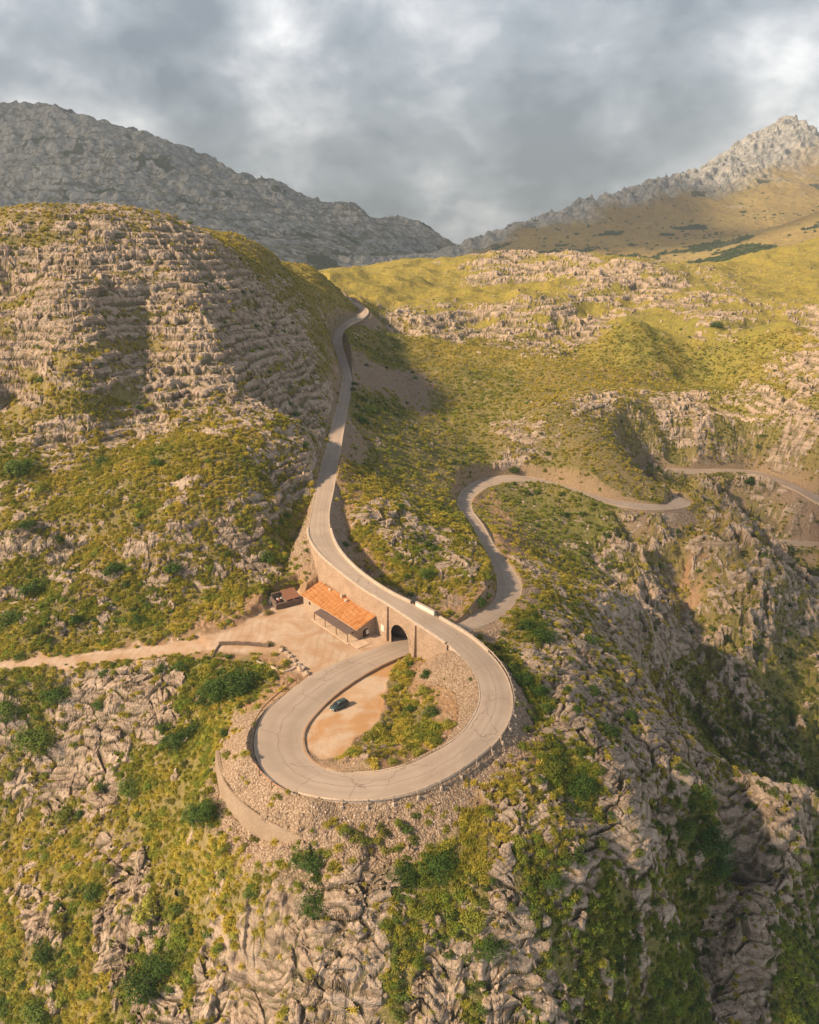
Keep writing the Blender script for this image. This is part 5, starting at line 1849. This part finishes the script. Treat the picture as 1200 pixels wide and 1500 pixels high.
CANOPY = plain('canopy_sheet', (.20, .14, .12), (.12, .085, .075), 2.5, .7)
WHITE = plain('white_board', (.80, .78, .74), (.70, .68, .64), 2)


def house():
    A = Vector(at(445, 885, 0)); B = Vector(at(524, 937, 0))
    A.z = B.z = 0
    d = (B - A); L = d.length; rz = math.atan2(d.y, d.x)
    root = empty('stone_house', A, rz, 'low stone house with a long orange tiled lean-to roof, set against the viaduct wall', 'house')
    D, hf, hb = 5.6, 2.9, 4.7
    w = MB()
    # long front wall, back wall, sloping end walls with openings left as separate parts
    w.box(0, L, 0, .35, -1, hf)
    w.box(.352, L - .352, D - .35, D, -1, hb - .25)
    for x0, x1 in ((0, .35), (L - .35, L)):
        w.add([(x0, .352, -1), (x1, .352, -1), (x1, D, -1), (x0, D, -1), (x0, .352, hf + .05), (x1, .352, hf + .05), (x1, D, hb - .1), (x0, D, hb - .1)],
              [(0, 3, 2, 1), (4, 5, 6, 7), (0, 1, 5, 4), (1, 2, 6, 5), (2, 3, 7, 6), (3, 0, 4, 7)])
    w.build('wall', HWALL, root)
    # roof: two runs of barrel tiles with a small step between them
    slope = (hb - hf) / D
    for x0, x1, dz in ((-.45, L * .45, .0), (L * .45 - .05, L + .45, .14)):
        n = int((x1 - x0) / .075); V = []; y0, y1 = -.55, D + .15
        rows = 16
        for r in range(rows + 1):
            y = y0 + (y1 - y0) * r / rows
            for k in range(n + 1):
                x = x0 + (x1 - x0) * k / n
                z = hf + .12 + dz + slope * y + .07 * abs(math.sin(math.pi * x / .30)) + (.05 if r % 2 else 0) * 0
                V.append((x, y, z + .02 * math.sin(r * 2.1 + x * .7)))
        m_ = (n + 1)
        F = [(r * m_ + k, r * m_ + k + 1, (r + 1) * m_ + k + 1, (r + 1) * m_ + k) for r in range(rows) for k in range(n)]
        mb = MB().add(V, F)
        rf = mb.build('roof', TILE, root)
        e = MB().add([(x0, y0 + .02, hf - .03 + dz + slope * y0), (x1, y0 + .02, hf - .03 + dz + slope * y0), (x1, y1, hf - .03 + dz + slope * y1), (x0, y1, hf - .03 + dz + slope * y1),
                      (x0, y0 + .02, hf + .13 + dz + slope * y0), (x1, y0 + .02, hf + .13 + dz + slope * y0), (x1, y1, hf + .13 + dz + slope * y1), (x0, y1, hf + .13 + dz + slope * y1)],
                     [(0, 3, 2, 1), (4, 5, 6, 7), (0, 1, 5, 4), (1, 2, 6, 5), (2, 3, 7, 6), (3, 0, 4, 7)])
        e.build('eave', plain('tile_edge', (.60, .40, .26), (.50, .28, .16)), rf)
    # chimney, round vent and flue at the top edge of the roof
    for x, y, kind in ((11.3, D - .7, 'chimney'), (13.6, D - 1.0, 'vent'), (5.5, D - .6, 'flue')):
        z = hf + slope * y
        c = MB()
        if kind == 'chimney':
            c.box(x - .35, x + .35, y - .3, y + .3, z - .2, z + 1.2); c.box(x - .45, x + .45, y - .4, y + .4, z + 1.202, z + 1.32)
            c.build('chimney', CONC, root)
        elif kind == 'vent':
            c.tube((x, y, z - .1), (x, y, z + .75), .48, 14); c.tube((x, y, z + .752), (x, y, z + .85), .56, 14, .3)
            c.build('roof_vent', CONC, root, smooth=False)
        else:
            c.box(x - .5, x + .5, y - .22, y + .22, z - .1, z + .55); c.build('flue', CONC, root)
    # front openings under the canopy
    for k, (x, wd, z0, z1) in enumerate(((3.2, 1.1, 1.0, 2.1), (11.5, 1.3, -.02, 2.1), (15.5, 1.2, .9, 2.1), (19.3, 1.3, -.02, 2.1), (22.6, 1.1, .9, 2.1))):
        nm = 'door' if z0 < 0 else 'window'
        dr = MB().box(x - wd / 2, x + wd / 2, -.03, .06, z0, z1).build(nm, DARK, root)
        MB().box(x - wd / 2 - .12, x - wd / 2 - .002, -.06, .05, z0, z1).box(x + wd / 2 + .002, x + wd / 2 + .12, -.06, .05, z0, z1).box(x - wd / 2 - .12, x + wd / 2 + .12, -.06, .05, z1 + .002, z1 + .14).build('frame', PLAST, dr)
    # the arched doorway in the near gable, dark, with a white board standing in it
    ar = [(0, -.0)]
    yc, wd, sp = 2.55, 1.9, 1.75
    ring = [(yc - wd / 2, -.02), (yc + wd / 2, -.02), (yc + wd / 2, sp)] + [(yc + wd / 2 * math.cos(a), sp + .55 * math.sin(a)) for a in [math.pi * k / 10 for k in range(1, 10)]] + [(yc - wd / 2, sp)]
    dm = MB(); secs = [[(x, y, z) for y, z in ring] for x in (L - .05, L + .035)]
    dm.sweep(secs); dd = dm.build('gable_door', DARK, root); dd['label'] = 'dark arched doorway'
    MB().box(L + .04, L + .10, yc + .05, yc + .85, .55, 1.75).build('white_panel', WHITE, dd)
    surr = []
    for a in [math.pi * k / 10 for k in range(0, 11)]:
        surr.append([(L - .05 + x, yc + (wd / 2 + r) * math.cos(a), sp + (.55 + r) * math.sin(a)) for x, r in ((0, .0), (.13, .0), (.13, .22), (0, .22))])
    MB().sweep(surr).build('door_arch', COPING, dd)
    # porch
    pc = MB(); x0, x1 = 9.4, L - .3
    n = 60; V = []
    for r, (y, z) in enumerate(((-2.75, 2.25), (-.02, 2.72))):
        for k in range(n * 3 + 1):
            x = x0 + (x1 - x0) * k / (n * 3)
            V.append((x, y, z + .03 * math.cos(2 * math.pi * x / .25)))
    m_ = n * 3 + 1
    pc.add(V, [(k, k + 1, m_ + k + 1, m_ + k) for k in range(n * 3)])
    pc.box(x0, x1, -2.72, -2.60, 2.06, 2.19)
    can = pc.build('canopy', CANOPY, root)
    for k in range(4):
        x = x0 + .15 + (x1 - x0 - .3) * k / 3
        MB().box(x - .07, x + .07, -2.72, -2.58, .1, 2.055).build('porch_post', DARK, root)
    for k in range(12):
        x = x0 + .2 + (x1 - x0 - .4) * k / 11
        MB().add([(x - .04, -2.70, 2.12), (x + .04, -2.70, 2.12), (x + .04, -.03, 2.58), (x - .04, -.03, 2.58), (x - .04, -2.70, 2.20), (x + .04, -2.70, 2.20), (x + .04, -.03, 2.66), (x - .04, -.03, 2.66)],
                 [(0, 3, 2, 1), (4, 5, 6, 7), (0, 1, 5, 4), (1, 2, 6, 5), (2, 3, 7, 6), (3, 0, 4, 7)]).build('rafter', DARK, can)
    sl = MB().box(8.6, L + .5, -3.25, -.002, -.6, .13); sl.box(L + .502, L + 3.6, -2.6, 1.2, -.6, .10)
    sl.build('porch_floor', plain('porch_slab', (.62, .46, .34), (.52, .37, .26), .8), root)
    # picnic tables? a plain bench under the canopy
    bench = MB().box(13, 15, -1.0, -.6, .44, .5); bench.box(13.1, 13.2, -.95, -.65, .13, .44); bench.box(14.8, 14.9, -.95, -.65, .13, .44)
    return root, A, rz, L


HROOT, HA, HRZ, HL = house()

# ------------------------------------------------------------------ ruined pen beside the house
pa = Vector(at(405, 893, .1)); pb_ = Vector(at(441, 884, .1))
dv = pb_ - pa; rzp = math.atan2(dv.y, dv.x); Lp = dv.length
pen = empty('ruined_pen', (pa.x, pa.y, 0), rzp, 'half ruined rubble stone pen with a rusty sheet roof, left of the house', 'stone pen')
RUB = masonry('rubble', (.24, .17, .13), (.38, .28, .22), (.12, .08, .06), 1.6, 1.6)
pw = MB()
pw.box(0, Lp, 0, .5, -.8, 1.55); pw.box(0, .5, .502, 5.0, -.8, 1.9); pw.box(Lp - .5, Lp, .502, 5.0, -.8, 2.2); pw.box(.502, Lp - .502, 4.5, 5, -.8, 2.7)
pw.box(Lp * .45, Lp * .45 + .4, .502, 4.498, -.8, 1.8)
pw.build('wall', RUB, pen)
rr_ = MB().add([(Lp * .45 - .1, .3, 1.9), (Lp + .1, .2, 2.05), (Lp + .1, 5.0, 2.85), (Lp * .45 - .1, 5.0, 2.8), (Lp * .45 - .1, .3, 1.96), (Lp + .1, .2, 2.11), (Lp + .1, 5.0, 2.91), (Lp * .45 - .1, 5.0, 2.86)],
               [(0, 3, 2, 1), (4, 5, 6, 7), (0, 1, 5, 4), (1, 2, 6, 5), (2, 3, 7, 6), (3, 0, 4, 7)])
rr_.build('roof', plain('rust_sheet', (.28, .10, .055), (.20, .12, .085), 1.4), pen)
random.seed(11)
SCR = [plain('scrap_dark', (.05, .05, .06)), plain('scrap_pale', (.62, .60, .56)), plain('scrap_red', (.40, .10, .07))]
for k in range(9):
    x_, y_, s_ = random.uniform(.8, Lp * .42), random.uniform(.9, 4), .26 + .04 * k
    M = Matrix.Translation(pen.matrix_basis @ Vector((x_, y_, 1.0 + s_ * .3))) @ Matrix.Rotation(random.uniform(0, 3), 4, 'Z') @ Matrix.Rotation(random.uniform(-.4, .4), 4, 'X')
    o = MB().box(-s_, s_, -s_ * .6, s_ * .6, -.8 - s_ * .3, s_ * .35).build('scrap_crate', SCR[k % 3], None, bevel=.04)
    o.matrix_world = M
    tag(o, None, 'junk', 'junk piled inside the ruined pen')
    o['label'] = ['smallest', 'middling', 'largest'][k // 3] + ' ' + ['dark', 'pale', 'reddish'][k % 3] + ' box of junk inside the ruined pen'
sh = at(397, 885, 0)
g_ = gz(sh[0], sh[1])
o = MB().add([(-.9, 0, -.1), (1.1, .2, -.1), (-.4, .6, 1.7), (-.9, .06, -.1), (1.1, .26, -.1), (-.4, .66, 1.7)], [(0, 1, 2), (5, 4, 3), (0, 3, 4, 1), (1, 4, 5, 2), (2, 5, 3, 0)]).build('white_sheet', WHITE)
o.location = (sh[0], sh[1], g_)
tag(o, 'white sheet leaning at the left end of the ruined pen', 'sheet')

# ------------------------------------------------------------------ terrace walls, boulders and posts by the yard
def wall_line(P, w, h, mat, name, label, cat='wall', group=None):
    C_, _ = catmull([(*p[:2], gz(*p[:2])) for p in P], .8)
    tg = np.gradient(C_[:, :2], axis=0); tg /= np.linalg.norm(tg, axis=1)[:, None] + 1e-9
    secs = []
    for k, (p, q) in enumerate(zip(C_, tg)):
        n_ = (-q[1] * w / 2, q[0] * w / 2); z = gz(p[0], p[1]); hh = h * (1 + .10 * math.sin(k * 1.9) + .06 * math.sin(k * 4.1))
        secs.append([(p[0] - n_[0], p[1] - n_[1], z - .7), (p[0] + n_[0], p[1] + n_[1], z - .7), (p[0] + n_[0] * .85, p[1] + n_[1] * .85, z + hh), (p[0] - n_[0] * .85, p[1] - n_[1] * .85, z + hh)])
    return tag(MB().sweep(secs).build(name, mat), label, cat, group)


Tw = lambda *a: [at(x, y, 0) for x, y in a]
wall_line(Tw((321, 945), (345, 944.5), (375, 946), (394, 948)), .5, .9, RUB, 'stone_wall', 'straight low brown wall along the top of the terrace by the yard')
wall_line(Tw((376, 968), (390, 973), (402, 979), (416, 985)), .35, .35, COPING, 'terrace_kerb', 'thin pale kerb wall on the downhill side of the terrace')
wall_line(Tw((416, 985), (424, 983), (432, 978)), .35, .35, COPING, 'terrace_kerb', 'short pale kerb closing the right corner of the terrace')
wall_line(Tw((321, 946), (316, 953), (312, 963)), .3, .35, RUB, 'terrace_kerb', 'short brown kerb at the left end of the terrace')
random.seed(3)
BP = [(413, 953, 1.0), (420, 957, .8), (426, 962, .9), (431, 968, .8), (436, 974, .9), (441, 981, 1.3), (448, 988, 1.1), (455, 992, .6)]
for k, (x, y, s_) in enumerate(BP):
    p = at(x, y, 0)
    bm = bmesh.new(); bmesh.ops.create_icosphere(bm, subdivisions=3, radius=1)
    for v in bm.verts:
        n_ = v.co.copy(); q = Vector((n_.x * 1.3 + k * 5, n_.y * 1.3, n_.z * 1.3))
        v.co *= (.82 + .28 * math.sin(q.x * 2.3 + 1.7 * math.sin(q.y * 2)) * math.cos(q.z * 2.1 + q.x) + random.uniform(-.03, .03))
        v.co.x *= 1.15; v.co.z *= .75
    me = bpy.data.meshes.new('boulder'); bm.to_mesh(me); bm.free(); me.materials.append(BOULD)
    o = bpy.data.objects.new('boulder', me); COL.objects.link(o)
    o.location = (p[0], p[1], gz(p[0], p[1]) + .25 * s_); o.scale = (s_ * .8, s_ * .8, s_ * .8); o.rotation_euler = (0, 0, random.uniform(0, 6))
    lab = ['topmost', 'second', 'third', 'fourth', 'fifth', 'biggest', 'seventh', 'smallest and last'][k]
    tag(o, lab + ' pale boulder from the yard in the row beside the terrace', 'boulder', 'boulders in a row beside the terrace')
for x, y, h_, lab in ((385, 967, 2.2, 'left thin post standing in the terrace'), (415.5, 984, 2.6, 'right thin post at the corner of the terrace'), (403, 975, 1.6, 'middle short thin post of the terrace')):
    p = at(x, y, 0); z = gz(p[0], p[1])
    o = MB().tube((0, 0, -.4), (0, 0, h_), .05, 8).tube((0, 0, h_ - .25), (0, 0, h_ - .2), .09, 8).build('fence_post', RUSTRAIL)
    o.location = (p[0], p[1], z); tag(o, lab, 'post', 'thin posts around the terrace')

# ------------------------------------------------------------------ cars
GLASS, t_, b_ = material('car_glass'); b_.inputs['Base Color'].default_value = (.02, .025, .03, 1); b_.inputs['Roughness'].default_value = .12; b_.inputs['Specular IOR Level'].default_value = .6
TYRE = plain('tyre_rubber', (.03, .03, .03)); RIM = plain('rim_metal', (.45, .45, .46), None, 2, .35, .8, 0)
LAMP = plain('lamp_lens', (.75, .75, .78), None, 2, .15, 0, 0); RED = plain('tail_lens', (.35, .02, .02), None, 2, .2, 0, 0)


def car(name, loc, rz, paint, label):
    root = empty(name, loc, rz, label, 'car', None)
    m, t, b = material('car_paint'); b.inputs['Base Color'].default_value = (*paint, 1); b.inputs['Roughness'].default_value = .28; b.inputs['Coat Weight'].default_value = .6; b.inputs['Metallic'].default_value = .3
    st = [(-2.12, .62, .45, .80), (-2.05, .80, .34, .95), (-1.6, .88, .24, 1.0), (-.6, .90, .22, 1.0), (.6, .90, .22, .99), (1.3, .88, .24, .93), (1.85, .80, .30, .82), (2.08, .66, .40, .66)]
    secs = []
    for x, w, zb, zt in st:
        secs.append([(x, -w * .9, zb), (x, -w, zb + .14), (x, -w, (zb + zt) / 2), (x, -w * .97, zt - .08), (x, -w * .86, zt), (x, 0, zt + .03), (x, w * .86, zt), (x, w * .97, zt - .08), (x, w, (zb + zt) / 2), (x, w, zb + .14), (x, w * .9, zb)])
    body = MB().sweep(secs).build('body', m, root, smooth=True)
    cab = [(-2.0, .70, .97, .66, .99), (-1.75, .76, .98, .64, 1.38), (-1.2, .80, .99, .64, 1.50), (-.2, .80, .99, .65, 1.53), (.35, .80, .98, .63, 1.45), (1.15, .76, .95, .72, .97)]
    g = MB().sweep([[(x, -w, z0), (x, -w2, z1), (x, 0, z1 + .03), (x, w2, z1), (x, w, z0)] for x, w, z0, w2, z1 in cab]).build('windows', GLASS, root)
    MB().sweep([[(x, -w2 * .98, z1 - .04), (x, -w2 * .9, z1 + .03), (x, 0, z1 + .06), (x, w2 * .9, z1 + .03), (x, w2 * .98, z1 - .04)] for x, w2, z1 in ((-1.8, .64, 1.36), (-1.2, .65, 1.50), (-.2, .66, 1.53), (.36, .64, 1.45))]).build('roof', m, root, smooth=True)
    pl = MB()
    for s_ in (-1, 1):
        for xa, za, wa, xb, zb, wb in ((1.12, .97, .755, .36, 1.45, .645), (-.35, .99, .80, -.3, 1.52, .66), (-2.0, .98, .71, -1.78, 1.38, .65)):
            pl.tube((xa, s_ * wa, za), (xb, s_ * wb, zb), .045, 6)
    pl.build('pillars', m, root)
    for x in (-1.30, 1.32):
        for s_ in (-1, 1):
            w = MB().tube((x, s_ * .70, .33), (x, s_ * .92, .33), .33, 18).build('wheel', TYRE, root)
            MB().tube((x, s_ * .915, .33), (x, s_ * .94, .33), .21, 12).build('rim', RIM, w)
    for s_ in (-1, 1):
        MB().box(1.90, 2.05, s_ * .62 - .14, s_ * .62 + .14, .58, .74).build('headlight', LAMP, root, bevel=.03)
        MB().box(-2.14, -2.02, s_ * .64 - .10, s_ * .64 + .10, .66, .92).build('tail_light', RED, root, bevel=.02)
        MB().box(.55, .70, s_ * .98 - .08, s_ * .98 + .08, .95, 1.08).build('mirror', m, root, bevel=.03)
    MB().box(2.06, 2.12, -.26, .26, .42, .54).build('number_plate', WHITE, root)
    MB().box(2.0, 2.09, -.5, .5, .56, .68).build('grille', TYRE, root)
    return root


p = hit(497, 1037)
car('parked_car', (p[0], p[1], gz(p[0], p[1]) + .01), math.radians(222), (.055, .085, .08), 'dark grey green hatchback parked on the orange earth inside the loop')
q = mC[np.argmin(np.abs(mC[:, 1] - 632) + 50 * (mI < IA + 26))]
i_ = int(np.argmin(np.hypot(mC[:, 0] - q[0], mC[:, 1] - q[1])))
tv = mC[i_ - 1] - mC[i_ + 1]
car('white_car', (mC[i_][0] + 1.2, mC[i_][1], mC[i_][2] + .06), math.atan2(tv[1], tv[0]), (.80, .78, .74), 'tiny white car coming down the road near the pass')
